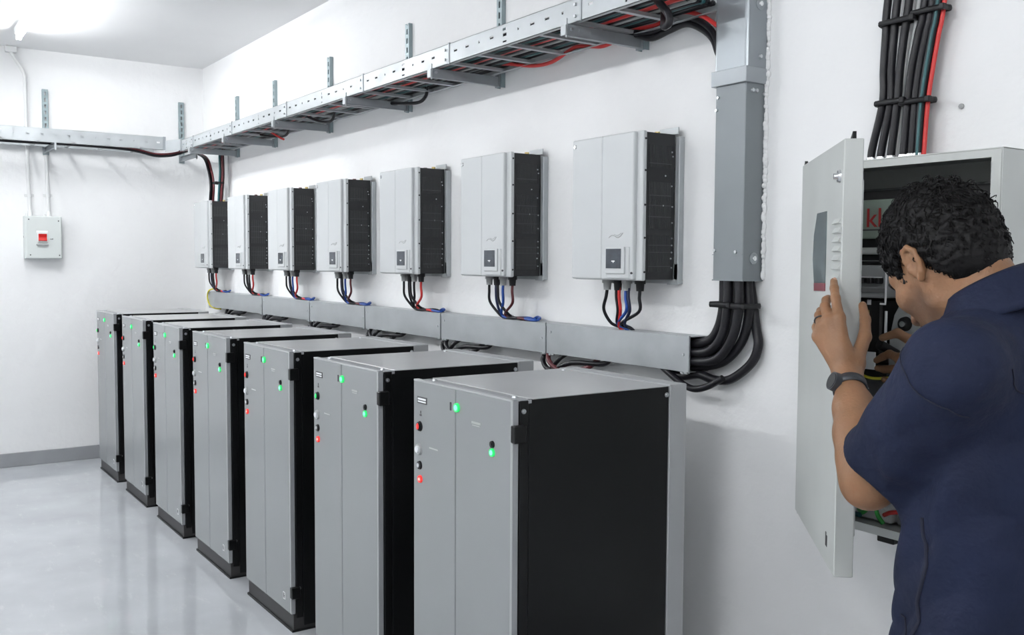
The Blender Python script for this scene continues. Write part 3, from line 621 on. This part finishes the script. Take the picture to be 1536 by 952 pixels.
wire('wire', [(6.52, -.17, .905), (6.56, -.20, .912), (6.60, -.21, .915)], .007, 'cable_teal', 'dark green wire')
# door, swung open
DZ0, DZ1, DW = .012, .987, .595
d = obj('door', MB().box(0, 0, DZ0, DW, .042, DZ1, .002), 'enc_paint', t, 'open enclosure door with small window', loc=(-.002, -ED-.006, 0), rot=(0, 0, -.75))
def DL(z): return z-EZ
lk = obj('lock', MB().cyl((.558, 0, DL(1.793)), (.558, -.006, DL(1.793)), .015, .013, 16).cyl((.558, -.006, DL(1.793)), (.558, -.014, DL(1.793)), .008, .007, 12), 'chrome', d)
wp = [(.270, DL(1.725)), (.405, DL(1.724)), (.405, DL(1.552)), (.244, DL(1.549)), (.217, DL(1.61)), (.227, DL(1.67))]
obj('window', MB().prism(wp, 1, -.0015, .002), 'win_dark', d, 'small dark door window')
obj('window_strip', MB().prism([(.244, DL(1.549)), (.405, DL(1.552)), (.405, DL(1.533)), (.248, DL(1.529))], 1, -.002, .002), 'win_red', d)
for k in range(7):
    z = DL(1.700 - k*.0205)
    obj('louvre', cached('louvre', lambda: MB().prism([(0, .0), (-.007, -.011), (0, -.013)], 0, 0, .080), 'enc_paint'), None, d, loc=(.505, 0, z))
bdg = obj('badge', MB().box(.490, -.001, DL(.940), .498, .001, DL(.972)).box(.502, -.001, DL(.940), .510, .001, DL(.966)), 'ink', d)
obj('top_tab', MB().prism([(.560, DZ1-.002), (.592, DZ1-.002), (.592, DZ1+.016)], 1, .018, .026), 'panel_black', d)
obj('top_tab', MB().prism([(.010, DZ1-.002), (.040, DZ1-.002), (.022, DZ1+.010)], 1, .002, .010), 'panel_black', d)
obj('inner_stiffener', MB().box(DW-.05, .042, .10, DW-.02, .048, .90, .002), 'enc_paint', d)
for z in (.10, .48, .86): obj('hinge', MB().cyl((.004, .020, z), (.004, .020, z+.06), .007, n=8), 'steel_bolt', d)
# cables entering the enclosure from above
ENC = [[(6.527, 2.337), (6.523, 2.246), (6.519, 2.145), (6.519, 2.053), (6.488, 1.922)], [(6.556, 2.33), (6.549, 2.241), (6.543, 2.141), (6.543, 2.051), (6.519, 1.919)],
 [(6.593, 2.323), (6.581, 2.235), (6.570, 2.137), (6.565, 2.048), (6.551, 1.916)], [(6.641, 2.311), (6.624, 2.226), (6.606, 2.13), (6.597, 2.043), (6.589, 1.912)],
 [(6.663, 2.307), (6.647, 2.222), (6.629, 2.127), (6.620, 2.04), (6.614, 1.91)], [(6.680, 2.304), (6.666, 2.219), (6.650, 2.124), (6.639, 2.038), (6.634, 1.908)]]
nm = ['leftmost', 'second from the left', 'third from the left', 'fourth from the left', 'fifth from the left', 'rightmost']
for k, p in enumerate(ENC):
    y = -.042
    pts = [(p[0][0]+.10, y, 3.19), (p[0][0]+.05, y, 2.75)] + [(x, y, z) for x, z in p] + [(p[-1][0]-.002, y, EZ+EH+.002)]
    c = thing('supply_cable', 'thick black cable entering the top of the enclosure, %s' % nm[k], 'cable', group='supply cables above the enclosure')
    obj('sheath', MB().tube(pts, .0112, 10, 6), 'cable_black', c)
    obj('gland', MB().cyl((pts[-1][0], y, EZ+EH), (pts[-1][0], y, EZ+EH+.030), .0150, .0135, 10).cyl((pts[-1][0], y, EZ+EH), (pts[-1][0], y, EZ+EH+.012), .019, .019, 6), 'chrome', c)
p = [(6.70+.1, 3.19), (6.742, 2.75), (6.696, 2.301), (6.682, 2.216), (6.667, 2.122), (6.656, 2.036), (6.649, 1.907), (6.648, EZ+EH)]
cable('supply_cable', [(x, -.040, z) for x, z in p], .0062, 'cable_red', 'red cable along the right edge of the cables entering the enclosure', n=8)
cable('supply_cable', [(x-.013, -.052, z) for x, z in p], .0045, 'cable_teal', 'thin dark green cable beside the red one above the enclosure', n=8)
cable('supply_cable', [(6.70, -.03, 3.19), (6.655, -.03, 2.75), (6.617, -.03, 2.32), (6.598, -.028, 2.2), (6.585, -.028, 2.10), (6.578, -.028, 2.0), (6.570, -.03, EZ+EH)], .008, 'cable_grey', 'grey cable between the black ones above the enclosure', n=8)
for lab, cx, z, hx in (('upper left', 6.562, 2.270, .050), ('upper right', 6.655, 2.280, .045), ('lower left', 6.547, 2.050, .042), ('lower right', 6.624, 2.043, .042)):
    tie('cable_tie', 'black cable tie above the enclosure, %s of four' % lab, 'ties above the enclosure', cx, -.042, z, hx, .016, .004)
tag(obj('wall_plug', MB().cyl((6.73, -.001, 2.02), (6.73, -.006, 2.02), .008, .007, 8), 'cable_grey'), 'small grey plug in the wall right of the supply cables', 'wall plug')

# ------------------------------------------------------------------ the man at the enclosure (implicit surfaces turned into meshes)
A = lambda *v: np.array(v, float)
def nrm(v): v = np.asarray(v, float); return v/np.linalg.norm(v)
def rcone(P, a, b, r1, r2):
    a = np.asarray(a, float); b = np.asarray(b, float); ab = b-a
    t = np.clip(((P-a)@ab)/(ab@ab), 0, 1)
    return np.linalg.norm(P-a-t[:, None]*ab, axis=1) - (r1+(r2-r1)*t)
def chain(P, pts, rs, k=.004):
    d = rcone(P, pts[0], pts[1], rs[0], rs[1])
    for i in range(1, len(pts)-1): d = smin(d, rcone(P, pts[i], pts[i+1], rs[i], rs[i+1]), k)
    return d
def elli(P, c, r):
    q = (P-np.asarray(c, float))/np.asarray(r, float); n = np.linalg.norm(q, axis=1); g = np.linalg.norm(q/np.asarray(r, float), axis=1)+1e-9
    return n*(n-1)/g
def smin(a, b, k): h = np.maximum(k-np.abs(a-b), 0)/k; return np.minimum(a, b)-h*h*k*.25
def smax(a, b, k): return -smin(-a, -b, k)
def surf(fn, lo, hi, h):
    lo = np.asarray(lo, float); n = np.ceil((np.asarray(hi, float)-lo)/h).astype(int)//4*4+5
    ax = [lo[i]+h*np.arange(n[i]) for i in range(3)]
    cx = [a[::4] for a in ax]
    G = np.stack(np.meshgrid(*cx, indexing='ij'), -1).reshape(-1, 3)
    dc = fn(G).reshape([len(c) for c in cx])
    F = np.repeat(np.repeat(np.repeat(dc, 4, 0), 4, 1), 4, 2)[:n[0], :n[1], :n[2]].astype(np.float32)
    near = np.argwhere(np.abs(F) < h*9)
    P = lo + near*h; out = np.empty(len(P))
    for s in range(0, len(P), 400000): out[s:s+400000] = fn(P[s:s+400000])
    F[near[:, 0], near[:, 1], near[:, 2]] = out
    I = F < 0
    S = np.zeros([m-1 for m in n], np.int8)
    C8 = [(a, b, c) for a in (0, 1) for b in (0, 1) for c in (0, 1)]
    for a, b, c in C8: S += I[a:n[0]-1+a, b:n[1]-1+b, c:n[2]-1+c]
    cells = np.argwhere((S > 0) & (S < 8)); idx = -np.ones(S.shape, np.int32); idx[tuple(cells.T)] = np.arange(len(cells))
    val = np.stack([F[cells[:, 0]+a, cells[:, 1]+b, cells[:, 2]+c] for a, b, c in C8], 1)
    acc = np.zeros((len(cells), 3)); cnt = np.zeros(len(cells))
    for i in range(8):
        for j in range(i+1, 8):
            p, q = np.array(C8[i]), np.array(C8[j])
            if np.abs(p-q).sum() != 1: continue
            va, vb = val[:, i], val[:, j]; m = (va < 0) != (vb < 0)
            tt = np.where(m, va/np.where(m, va-vb, 1), 0)
            acc += np.where(m[:, None], p+(q-p)*tt[:, None], 0); cnt += m
    V = lo + (cells + acc/cnt[:, None])*h
    Q = []
    for axs in range(3):
        o1, o2 = [k for k in range(3) if k != axs]
        sl0 = [slice(None)]*3; sl1 = [slice(None)]*3; sl0[axs] = slice(0, -1); sl1[axs] = slice(1, None)
        a, b = I[tuple(sl0)], I[tuple(sl1)]
        E_ = np.argwhere(a != b)
        E_ = E_[(E_[:, o1] > 0) & (E_[:, o2] > 0) & (E_[:, o1] < n[o1]-1) & (E_[:, o2] < n[o2]-1)]
        ins = a[tuple(E_.T)]
        def at(d1, d2):
            e = E_.copy(); e[:, o1] -= d1; e[:, o2] -= d2; return idx[tuple(e.T)]
        q = np.stack([at(1, 1), at(0, 1), at(0, 0), at(1, 0)], 1)
        fl = ins if axs != 1 else ~ins
        q[~fl] = q[~fl][:, ::-1]; Q.append(q)
    return V, np.concatenate(Q)
def to_mesh(name, parts, m):
    V = []; Fc = []; o = 0
    for v, f in parts: V.append(v); Fc.append(f+o); o += len(v)
    V = np.concatenate(V); Fc = np.concatenate(Fc)
    me = bpy.data.meshes.new(name); me.from_pydata(V.tolist(), [], Fc.tolist()); me.polygons.foreach_set('use_smooth', [True]*len(me.polygons))
    me.materials.append(MATS[m]); me.update(); return me, V

# --- pose
HC, HS = A(7.168, -.787, 1.606), 1.07
ya, pd = math.radians(HEAD_YAW), math.radians(HEAD_PITCH)
fh = A(math.cos(ya), math.sin(ya), 0); zz = A(0, 0, 1)
hf = fh*math.cos(pd)-zz*math.sin(pd); hu = fh*math.sin(pd)+zz*math.cos(pd); hl = np.cross(zz, fh)
HM = np.stack([hf, hl, hu])
def hloc(P): return (P-HC)@HM.T/HS
def hw(p): return HC + HS*(np.asarray(p, float)@HM)
NECK = A(7.262, -.785, 1.50)
ta = math.radians(190); tf = A(math.cos(ta), math.sin(ta), 0); tl = np.cross(zz, tf); TO = A(7.264, -.768, 0)
SHL, ELL, WRL = A(7.304, -.967, 1.426), A(7.107, -.906, 1.194), A(6.940, -.744, 1.353)
SHR, ELR, WRR = A(7.215, -.575, 1.426), A(7.08, -.47, 1.19), A(6.895, -.355, 1.301)
def tw(f, l, z): return TO + tf*f + tl*l + zz*z

def head_sdf(P):
    q = hloc(P)
    d = elli(q, (-.012, 0, .030), (.098, .077, .094))
    d = smin(d, elli(q, (.038, 0, -.040), (.060, .060, .086)), .04)
    for s in (1, -1):
        d = smin(d, chain(q, [A(-.004, .052*s, -.040), A(.012, .049*s, -.082), A(.070, .016*s, -.114)], [.018, .017, .015]), .025)
        d = smin(d, rcone(q, A(.088, .010*s, .012), A(.068, .046*s, .012), .012, .012), .012)
        d = smin(d, elli(q, (.064, .044*s, -.032), (.022, .020, .020)), .02)
        d = smax(d, -elli(q, (.104, .032*s, -.010), (.020, .019, .014)), .012)
        d = smin(d, elli(q, (.100, .011*s, -.049), (.011, .008, .008)), .006)
    d = smin(d, elli(q, (.074, 0, -.113), (.020, .022, .017)), .02)
    d = smin(d, rcone(q, A(.094, 0, -.006), A(.113, 0, -.044), .008, .011), .012)
    d = smin(d, elli(q, (.093, 0, -.073), (.010, .024, .006)), .006); d = smin(d, elli(q, (.090, 0, -.083), (.010, .020, .006)), .006)
    for s in (1, -1):   # ears
        e0 = A(-.014, .083*s, -.020)
        pl = elli(q, e0-A(0, .004*s, 0), (.018, .007, .030))
        rim = [e0+A(.010, -.006*s, -.004), e0+A(.012, 0, .014), e0+A(.004, .003*s, .029), e0+A(-.010, .005*s, .027), e0+A(-.019, .006*s, .012), e0+A(-.018, .005*s, -.006), e0+A(-.008, .002*s, -.024), e0+A(.002, -.002*s, -.030)]
        er = smin(pl, chain(q, rim, [.0045, .0045, .005, .005, .005, .0045, .005, .006], .003), .004)
        er = smax(er, -elli(q, e0+A(.001, .007*s, .001), (.010, .008, .016)), .004)
        er = smin(er, elli(q, e0+A(.012, .0, -.005), (.005, .005, .007)), .004)
        d = smin(d, er, .006)
    d = d*HS
    d = smin(d, rcone(P, hw((-.030, 0, -.045)), NECK, .060, .064), .03)
    d = smin(d, rcone(P, hw((-.055, 0, -.02)), NECK-tf*.03, .045, .055), .03)
    d = smin(d, rcone(P, hw((.02, 0, -.085)), NECK+tf*.02, .035, .045), .03)
    d = smin(d, rcone(P, NECK, NECK-zz*.12, .066, .09), .04)
    return d
# --- left arm and hand on the door edge
def hand_sdf(P, wr, el, mc, fg, th, wr_r=.0285):
    palm = None
    for m in mc:
        c = rcone(P, wr+(m-wr)*.12, m, .0165, .0125); palm = c if palm is None else smin(palm, c, .014)
    palm = smin(palm, rcone(P, wr, th[0], .018, .017), .015)
    palm = smin(palm, rcone(P, th[0], (mc[0]+wr)/2, .015, .012), .02)
    arm = chain(P, [el, el+(wr-el)*.22, el+(wr-el)*.45, el+(wr-el)*.70, wr], [.042, .0455, .0435, .036, wr_r], .03)
    palm = smin(palm, arm, .022)
    d = palm.copy()
    for pts, rs in fg: d = np.minimum(d, smin(palm, chain(P, pts, rs, .005), .008))
    d = np.minimum(d, smin(palm, chain(P, th, [.0165, .0135, .0110, .0090], .006), .012))
    return d
MCL = [A(6.900, -.727, 1.484), A(6.883, -.739, 1.478), A(6.869, -.744, 1.463), A(6.860, -.744, 1.442)]
FGL = [([MCL[0], A(6.872, -.703, 1.524), A(6.853, -.683, 1.545), A(6.840, -.668, 1.560)], [.0118, .0100, .0092, .0080]),
       ([MCL[1], A(6.855, -.716, 1.506), A(6.838, -.690, 1.518), A(6.826, -.668, 1.522)], [.0120, .0102, .0094, .0082]),
       ([MCL[2], A(6.842, -.718, 1.486), A(6.826, -.692, 1.494), A(6.816, -.672, 1.496)], [.0116, .0098, .0090, .0080]),
       ([MCL[3], A(6.838, -.722, 1.460), A(6.824, -.700, 1.466), A(6.815, -.684, 1.468)], [.0106, .0088, .0082, .0074])]
THL = [A(6.935, -.717, 1.388), A(6.928, -.676, 1.443), A(6.910, -.650, 1.478), A(6.893, -.637, 1.508)]
def larm_sdf(P):
    d = hand_sdf(P, WRL, ELL, MCL, FGL, THL)
    return smin(d, chain(P, [SHL, SHL+(ELL-SHL)*.5, ELL], [.056, .050, .042]), .045)
MCR = [A(6.798, -.350, 1.368), A(6.801, -.346, 1.344), A(6.813, -.348, 1.322), A(6.826, -.350, 1.304)]
FGR = [([MCR[0], A(6.763, -.340, 1.376), A(6.748, -.345, 1.368), A(6.735, -.352, 1.358)], [.0115, .0098, .009, .008]),
       ([MCR[1], A(6.768, -.337, 1.338), A(6.750, -.340, 1.336), A(6.736, -.348, 1.338)], [.0118, .010, .0092, .008]),
       ([MCR[2], A(6.786, -.338, 1.304), A(6.770, -.342, 1.306), A(6.758, -.352, 1.312)], [.0112, .0095, .009, .008]),
       ([MCR[3], A(6.806, -.344, 1.284), A(6.794, -.348, 1.284), A(6.784, -.356, 1.290)], [.0102, .0085, .008, .007])]
THR = [A(6.868, -.352, 1.345), A(6.832, -.350, 1.412), A(6.798, -.362, 1.431), A(6.768, -.378, 1.418)]
def rarm_sdf(P):
    d = hand_sdf(P, WRR, ELR, MCR, FGR, THR)
    return smin(d, chain(P, [SHR, ELR], [.052, .041]), .02)
def torso_sdf(P, off=0.0):
    q = np.stack([(P-TO)@tf, (P-TO)@tl, P[:, 2]], 1)
    d = elli(q, (-.005, 0, 1.29), (.118+off, .172+off, .24))
    d = smin(d, elli(q, (-.018, 0, 1.41), (.092+off, .155+off, .115+off)), .06)
    d = smin(d, elli(q, (.012, 0, 1.08), (.118+off, .158+off, .26)), .08)
    d = smin(d, elli(q, (.0, 0, .90), (.122+off, .172+off, .22)), .08)
    for s in (SHL, SHR): d = smin(d, rcone(P, NECK-zz*.05-tf*.01, s+zz*.005, .056+off, .058+off), .06)
    return d
def legs_sdf(P, off=0.0):
    d = None
    for s in (1, -1):
        h, k, a = tw(0, .088*s, .88), tw(.015, .10*s, .49), tw(-.02, .105*s, .07)
        c = chain(P, [h, k, a], [.088+off, .062+off, .050+off], .05); d = c if d is None else smin(d, c, .02)
    return smin(d, elli(np.stack([(P-TO)@tf, (P-TO)@tl, P[:, 2]], 1), (0, 0, .92), (.115+off, .165+off, .14)), .06)
def sleeve_sdf(P, sh, el, frac, r0, r1, tilt=A(0, 0, 0)):
    ax = nrm(el-sh); L = np.linalg.norm(el-sh); end = sh+ax*L*frac
    d = rcone(P, sh, sh+ax*L*1.1, r0, r1)
    t = (P-sh)@ax
    d = d + .0035*np.sin(t*95+((P-sh)@zz)*40)*np.clip(t/L, 0, 1)
    return smax(d, (P-end)@nrm(ax+tilt), .006)
def sleeve_hole(P, sh, el, r1):
    ax = nrm(el-sh); L = np.linalg.norm(el-sh)
    return np.maximum(rcone(P, sh+ax*L*.70, sh+ax*L*1.3, r1*.72, r1*.84), ((sh+ax*L*.70)-P)@ax)
def folds(P):
    q = np.stack([(P-TO)@tf, (P-TO)@tl, P[:, 2]], 1)
    w = .011*(.6-np.abs(np.sin(13*q[:, 2]+12*q[:, 0]+2.2*np.sin(9*q[:, 1]+7*q[:, 2]))))
    w += .007*(.6-np.abs(np.sin(20*q[:, 2]-19*q[:, 1]+2.0*np.sin(13*q[:, 0]+5*q[:, 2]))))
    w += .003*np.sin(70*q[:, 0]+20*q[:, 2]+2*np.sin(20*q[:, 1]))
    m = np.clip((1.46-P[:, 2])/.2, .15, 1)
    return w*m
def shirt_sdf(P):
    d = torso_sdf(P, .012)
    q = np.stack([(P-TO)@tf, (P-TO)@tl, P[:, 2]], 1)
    d = smin(d, elli(q, (0, 0, .86), (.132, .180, .16)), .06)
    d = smin(d, sleeve_sdf(P, SHL, ELL, .90, .080, .068, A(-.27, -.39, 0)), .035)
    d = smin(d, sleeve_sdf(P, SHR, ELR, .86, .080, .068), .035)
    d = d + folds(P)
    d = smax(smax(d, -sleeve_hole(P, SHL, ELL, .068), .003), -sleeve_hole(P, SHR, ELR, .068), .003)
    d = smax(d, .80-P[:, 2], .006)
    d = smax(d, -rcone(P, NECK+zz*.10, NECK-zz*.015, .066, .066), .008)
    return d
def hair_sdf(P):
    q = hloc(P)
    d = elli(q, (-.014, 0, .032), (.107, .0875, .1075))
    d = smin(d, elli(q, (-.048, 0, -.022), (.061, .071, .085)), .03)
    lat = np.abs(q[:, 1])
    line = np.interp(q[:, 0], [-.13, -.07, -.045, -.032, -.020, .006, .018, .030, .040, .055, .075, .10], [-.100, -.098, -.088, -.045, .010, .020, .006, -.028, -.030, .030, .058, .066])
    line = np.where(lat < .05, np.interp(q[:, 0], [-.13, -.03, .03, .07, .10], [-.102, -.095, -.0, .056, .066]), line)
    d = smax(d, (line-q[:, 2])*.75, .006)
    n = .0030*np.sin(210*q[:, 0]+3*np.sin(140*q[:, 1]))*np.sin(190*q[:, 1]+3*np.sin(120*q[:, 2]))+.0022*np.sin(310*q[:, 2]+2*np.sin(200*q[:, 0]))*np.sin(260*q[:, 0]+1.0)
    f = np.clip((q[:, 2]+.09)/.06, .15, 1)
    d = d + n*f + .008*(1-np.clip((q[:, 2]+.10)/.05, 0, 1))
    return d*HS

man = thing('person', 'man in navy short-sleeved work shirt bending to work in the open enclosure', 'person', (float(TO[0]), float(TO[1]), 0))
MOFF = Vector((-float(TO[0]), -float(TO[1]), 0))
def child(n, me, par=man, label=None, m=None):
    o = obj(n, me, m, par, label)
    if par is man: o.location = MOFF
    return o
parts = [surf(head_sdf, HC-A(.20, .20, .26), HC+A(.24, .20, .20), .0032),
         surf(larm_sdf, A(6.78, -1.05, 1.12), A(7.38, -.61, 1.60), .0030),
         surf(rarm_sdf, A(6.70, -.68, 1.12), A(7.30, -.28, 1.50), .0034),
         surf(lambda P: smin(torso_sdf(P, -.022), legs_sdf(P, -.022), .03), A(6.98, -1.10, -.02), A(7.55, -.44, 1.56), .014)]
me, V = to_mesh('body', parts, 'skin')
q = hloc(V)
bw = np.clip((-.028-q[:, 2])/.03, 0, 1)*np.clip((q[:, 0]+.004)/.02, 0, 1)*np.clip((q[:, 2]+.15)/.03, 0, 1)*(np.linalg.norm(q, axis=1) < .17)
bw *= np.clip((np.abs(q[:, 1])-.0)/.01, .6, 1)
at_ = me.attributes.new('beard', 'FLOAT', 'POINT'); at_.data.foreach_set('value', (bw*.62).astype(np.float32))
nt = MATS['skin'].node_tree; N_, L_ = nt.nodes, nt.links
an = N_.new('ShaderNodeAttribute'); an.attribute_name = 'beard'
mx = N_.new('ShaderNodeMix'); mx.data_type = 'RGBA'; mx.inputs[7].default_value = (.055, .032, .022, 1)
bs = N_['Principled BSDF']; src = bs.inputs['Base Color'].links[0].from_socket
L_.new(an.outputs['Fac'], mx.inputs[0]); L_.new(src, mx.inputs[6]); L_.new(mx.outputs[2], bs.inputs['Base Color'])
bs.inputs['Subsurface Weight'].default_value = .12; bs.inputs['Subsurface Radius'].default_value = (.012, .005, .003); bs.inputs['Subsurface Scale'].default_value = .5
body = child('body', me)
for s in (1, -1):
    e = child('eye', MB().ell(hw((.080, .032*s, -.010)), .0125*HS, 12, 8), m='eye_white')
    obj('iris', MB().ell(hw((.0905, .032*s, -.012)), .0055, 10, 6), 'iris', e)
    child('eyebrow', MB().tube([hw((.099, .014*s, .010)), hw((.096, .030*s, .017)), hw((.082, .050*s, .013))], .004, 6), m='hair')
child('lips', MB().ell(hw((.099, 0, -.078)), (.004, .004, .003), 8, 6), m='lip')
shirt_me, SV = to_mesh('shirt', [surf(shirt_sdf, A(6.98, -1.14, .76), A(7.56, -.40, 1.60), .0052)], 'navy')
shirt = child('shirt', shirt_me, label='navy short-sleeved work shirt')
tr_me, _ = to_mesh('trousers', [surf(lambda P: smax(smax(legs_sdf(P, .014)+folds(P)*.5, P[:, 2]-.96, .004), .06-P[:, 2], .004), A(7.00, -1.06, .02), A(7.52, -.46, 1.0), .009)], 'navy')
child('trousers', tr_me, label='navy work trousers')
for s in (1, -1):
    def shoe_sdf(P, s=s):
        a = tw(-.02, .105*s, 0); qq = np.stack([(P-a)@tf, (P-a)@tl, P[:, 2]], 1)
        d = smin(elli(qq, (.09, 0, .035), (.115, .048, .045)), elli(qq, (-.01, 0, .06), (.060, .042, .075)), .05)
        d = smin(d, elli(qq, (.04, 0, .012), (.17, .05, .016)), .012)
        return smax(d, .0005-P[:, 2], .003)
    sm_, _ = to_mesh('shoe', [surf(shoe_sdf, tw(-.02, .105*s, 0)-A(.25, .15, .01), tw(-.02, .105*s, 0)+A(.12, .15, .16), .006)], 'shoe')
    child('shoe', sm_)
# collar
def collar():
    ca = nrm(zz*.93+tf*.36); cl = tl; cf = np.cross(cl, ca); b = MB(); n = 44; rows = []
    for i in range(n+1):
        ph = math.radians(-158+316*i/n); dirv = -cf*math.cos(ph)+cl*math.sin(ph); back = .5+.5*math.cos(ph)
        prof = [(.073, -.035), (.072, .012+.020*back), (.075, .022+.024*back), (.082, .018+.022*back), (.100, -.020+.004*back), (.106, -.034+.004*back), (.102, -.034), (.078, .008)]
        rows.append([NECK+zz*.034-tf*.006+dirv*r*(1+.08*math.sin(ph)**2)+ca*h for r, h in prof])
    m = len(rows[0]); vs = [v for r in rows for v in r]
    fs = [(i*m+j, i*m+(j+1) % m, (i+1)*m+(j+1) % m, (i+1)*m+j) for i in range(n) for j in range(m)]
    fs += [tuple(range(m)), tuple(range(n*m+m-1, n*m-1, -1))]
    return b.add([tuple(v) for v in vs], fs, True)
child('collar', collar(), shirt, m='navy')
def snap(fn, p, off=.001):
    p = np.asarray(p, float)
    for _ in range(12):
        Q = np.stack([p, p+A(1e-3, 0, 0), p+A(0, 1e-3, 0), p+A(0, 0, 1e-3)]); d = fn(Q); g = (d[1:]-d[0])/1e-3
        p = p - g*(d[0]-off)/max(g@g, .2)
    return p
def seam(name, pts, r, m):
    P = [tuple(snap(shirt_sdf, p)) for p in (np.array(v) for v in spline([tuple(x) for x in pts], 8))]
    return child(name, MB().tube(P, r, 6, smooth=False), shirt, m=m)
# side pocket, yoke, armhole and placket seams
seam('pocket_slit', [tw(.075, .20, 1.150), tw(.082, .20, 1.08), tw(.080, .20, 1.02), tw(.076, .20, .955)], .0035, 'navy_dark')
seam('pocket_seam', [tw(.11, .16, .965), tw(.07, .20, .945), tw(.02, .22, .94)], .0016, 'navy_dark')
seam('yoke_seam', [tw(-.12, .01, 1.40), tw(-.13, .08, 1.39), tw(-.10, .15, 1.39), tw(-.03, .20, 1.43)], .0013, 'navy_dark')
ax = nrm(ELL-SHL); e1 = nrm(np.cross(ax, zz)); e2 = np.cross(ax, e1)
def ring(c, r, a0=0, a1=360, n=24): return [c+(e1*math.cos(math.radians(a0+(a1-a0)*i/n))+e2*math.sin(math.radians(a0+(a1-a0)*i/n)))*r for i in range(n+1)]
child('armhole_seam', MB().tube([tuple(snap(shirt_sdf, p)) for p in ring(SHL+ax*.02-zz*.0, .11, 100, 300)], .0013, 5, smooth=False), shirt, m='navy_dark')
# hair: cap and curls
hv, hfc = surf(hair_sdf, HC-A(.20, .20, .20), HC+A(.20, .20, .20), .0032)
hm, _ = to_mesh('hair', [(hv, hfc)], 'hair')
hair = child('hair', hm, label='short curly black hair')
rg = np.random.RandomState(4); hb = MB(); ql = hloc(hv); whorl = A(-.075, .0, .085)
sel = rg.choice(len(hv), 4200, replace=False); skin_in = elli(ql, (-.012, 0, .030), (.098, .077, .094))
for i in sel:
    qv = ql[i]
    if skin_in[i] < .002: continue
    nn = nrm((qv-A(-.014, 0, .03))/A(.11, .088, .108)**2)
    fl = nrm(np.cross(nn, qv-whorl)*.5+(qv-whorl)-nn*((qv-whorl)@nn)+rg.normal(0, .02, 3)); sd = np.cross(nn, fl)
    short = .35 if qv[2] < -.04 else (.65 if qv[2] < .02 else 1.0)
    L = rg.uniform(.014, .026)*short; cu = rg.uniform(.003, .0065)*short*rg.choice([-1, 1]); ph = rg.uniform(0, 6)
    lift = rg.uniform(.001, .0055)*short
    pts = []
    for k in range(6):
        s_ = k/5
        pts.append(tuple(hw(qv-nn*.002+fl*L*s_+sd*cu*math.sin(ph+s_*4.5)+nn*(lift*math.sin(s_*PI)+.0015*math.sin(ph*2+s_*5)-.010*s_*s_*short*L/.026))))
    hb.tube(pts, .0012, 3, smooth=False, radii=(.0017, .0006))
child('hair_curls', hb, hair, m='hair')['kind'] = 'stuff'
# wrist watch and ring
wa = nrm(ELL-WRL); wc = WRL+wa*.020; rtv = A(.5659, .8245, .0054); fwv = A(-.8229, .5652, -.0586)
w1 = nrm(-rtv-wa*((-rtv)@wa)); w2 = np.cross(wa, w1); wb = MB(); n = 32; vs = []
for i in range(n):
    c_, s_ = math.cos(2*PI*i/n), math.sin(2*PI*i/n)
    for r, h in ((.0300, -.0105), (.0345, -.0105), (.0345, .0105), (.0300, .0105)): vs.append(tuple(wc+(w1*c_*1.02+w2*s_*1.0)*r+wa*h))
wb.add(vs, [(i*4+j, i*4+(j+1) % 4, ((i+1) % n)*4+(j+1) % 4, ((i+1) % n)*4+j) for i in range(n) for j in range(4)], True)
watch = child('wrist_watch', wb, m='watch', label='dark grey wrist watch')
dn = nrm(w1*.93-w2*.36*np.sign((w2@(-fwv)))*-1); dc = wc+dn*.034
obj('watch_case', MB().cyl(tuple(dc-dn*.004), tuple(dc+dn*.009), .0205, .0195, 24), 'watch', watch)
obj('watch_dial', MB().cyl(tuple(dc+dn*.009), tuple(dc+dn*.0102), .0165, .0165, 24), 'watch_face', watch)
obj('watch_buckle', MB().cyl(tuple(wc-w1*.034), tuple(wc-w1*.037), .006, .005, 8), 'chrome', watch)
rp = MCL[2]+(FGL[2][0][1]-MCL[2])*.55; ra = nrm(FGL[2][0][1]-MCL[2]); r1_ = nrm(np.cross(ra, zz)); r2_ = np.cross(ra, r1_)
child('finger_ring', MB().tube([tuple(rp+(r1_*math.cos(2*PI*i/16)+r2_*math.sin(2*PI*i/16))*.0122) for i in range(17)], .0018, 6, smooth=False), m='watch')
for pts in (FGL[0][0], THL):
    tip = pts[-1]; dr = nrm(pts[-1]-pts[-2]); nb = nrm(-fwv-dr*((-fwv)@dr))
    child('finger_nail', MB().ell((0, 0, 0), 1, 8, 6), m='nail').matrix_local = Matrix.Translation(Vector(tip+nb*.0058)+MOFF) @ Matrix([list(dr*.0068)+[0], list(np.cross(nb, dr)*.0048)+[0], list(nb*.0025)+[0], [0, 0, 0, 1]]).transposed().to_4x4()
# black terminal held in the right hand
tg = obj('hand_tool', MB().cyl((6.742, -.352, 1.398), (6.760, -.30, 1.372), .013, .011, 12).cyl((6.760, -.30, 1.372), (6.772, -.262, 1.352), .009, .009, 10), 'rubber_black')
tag(tg, 'black connector pinched in the man\'s right hand', 'connector')
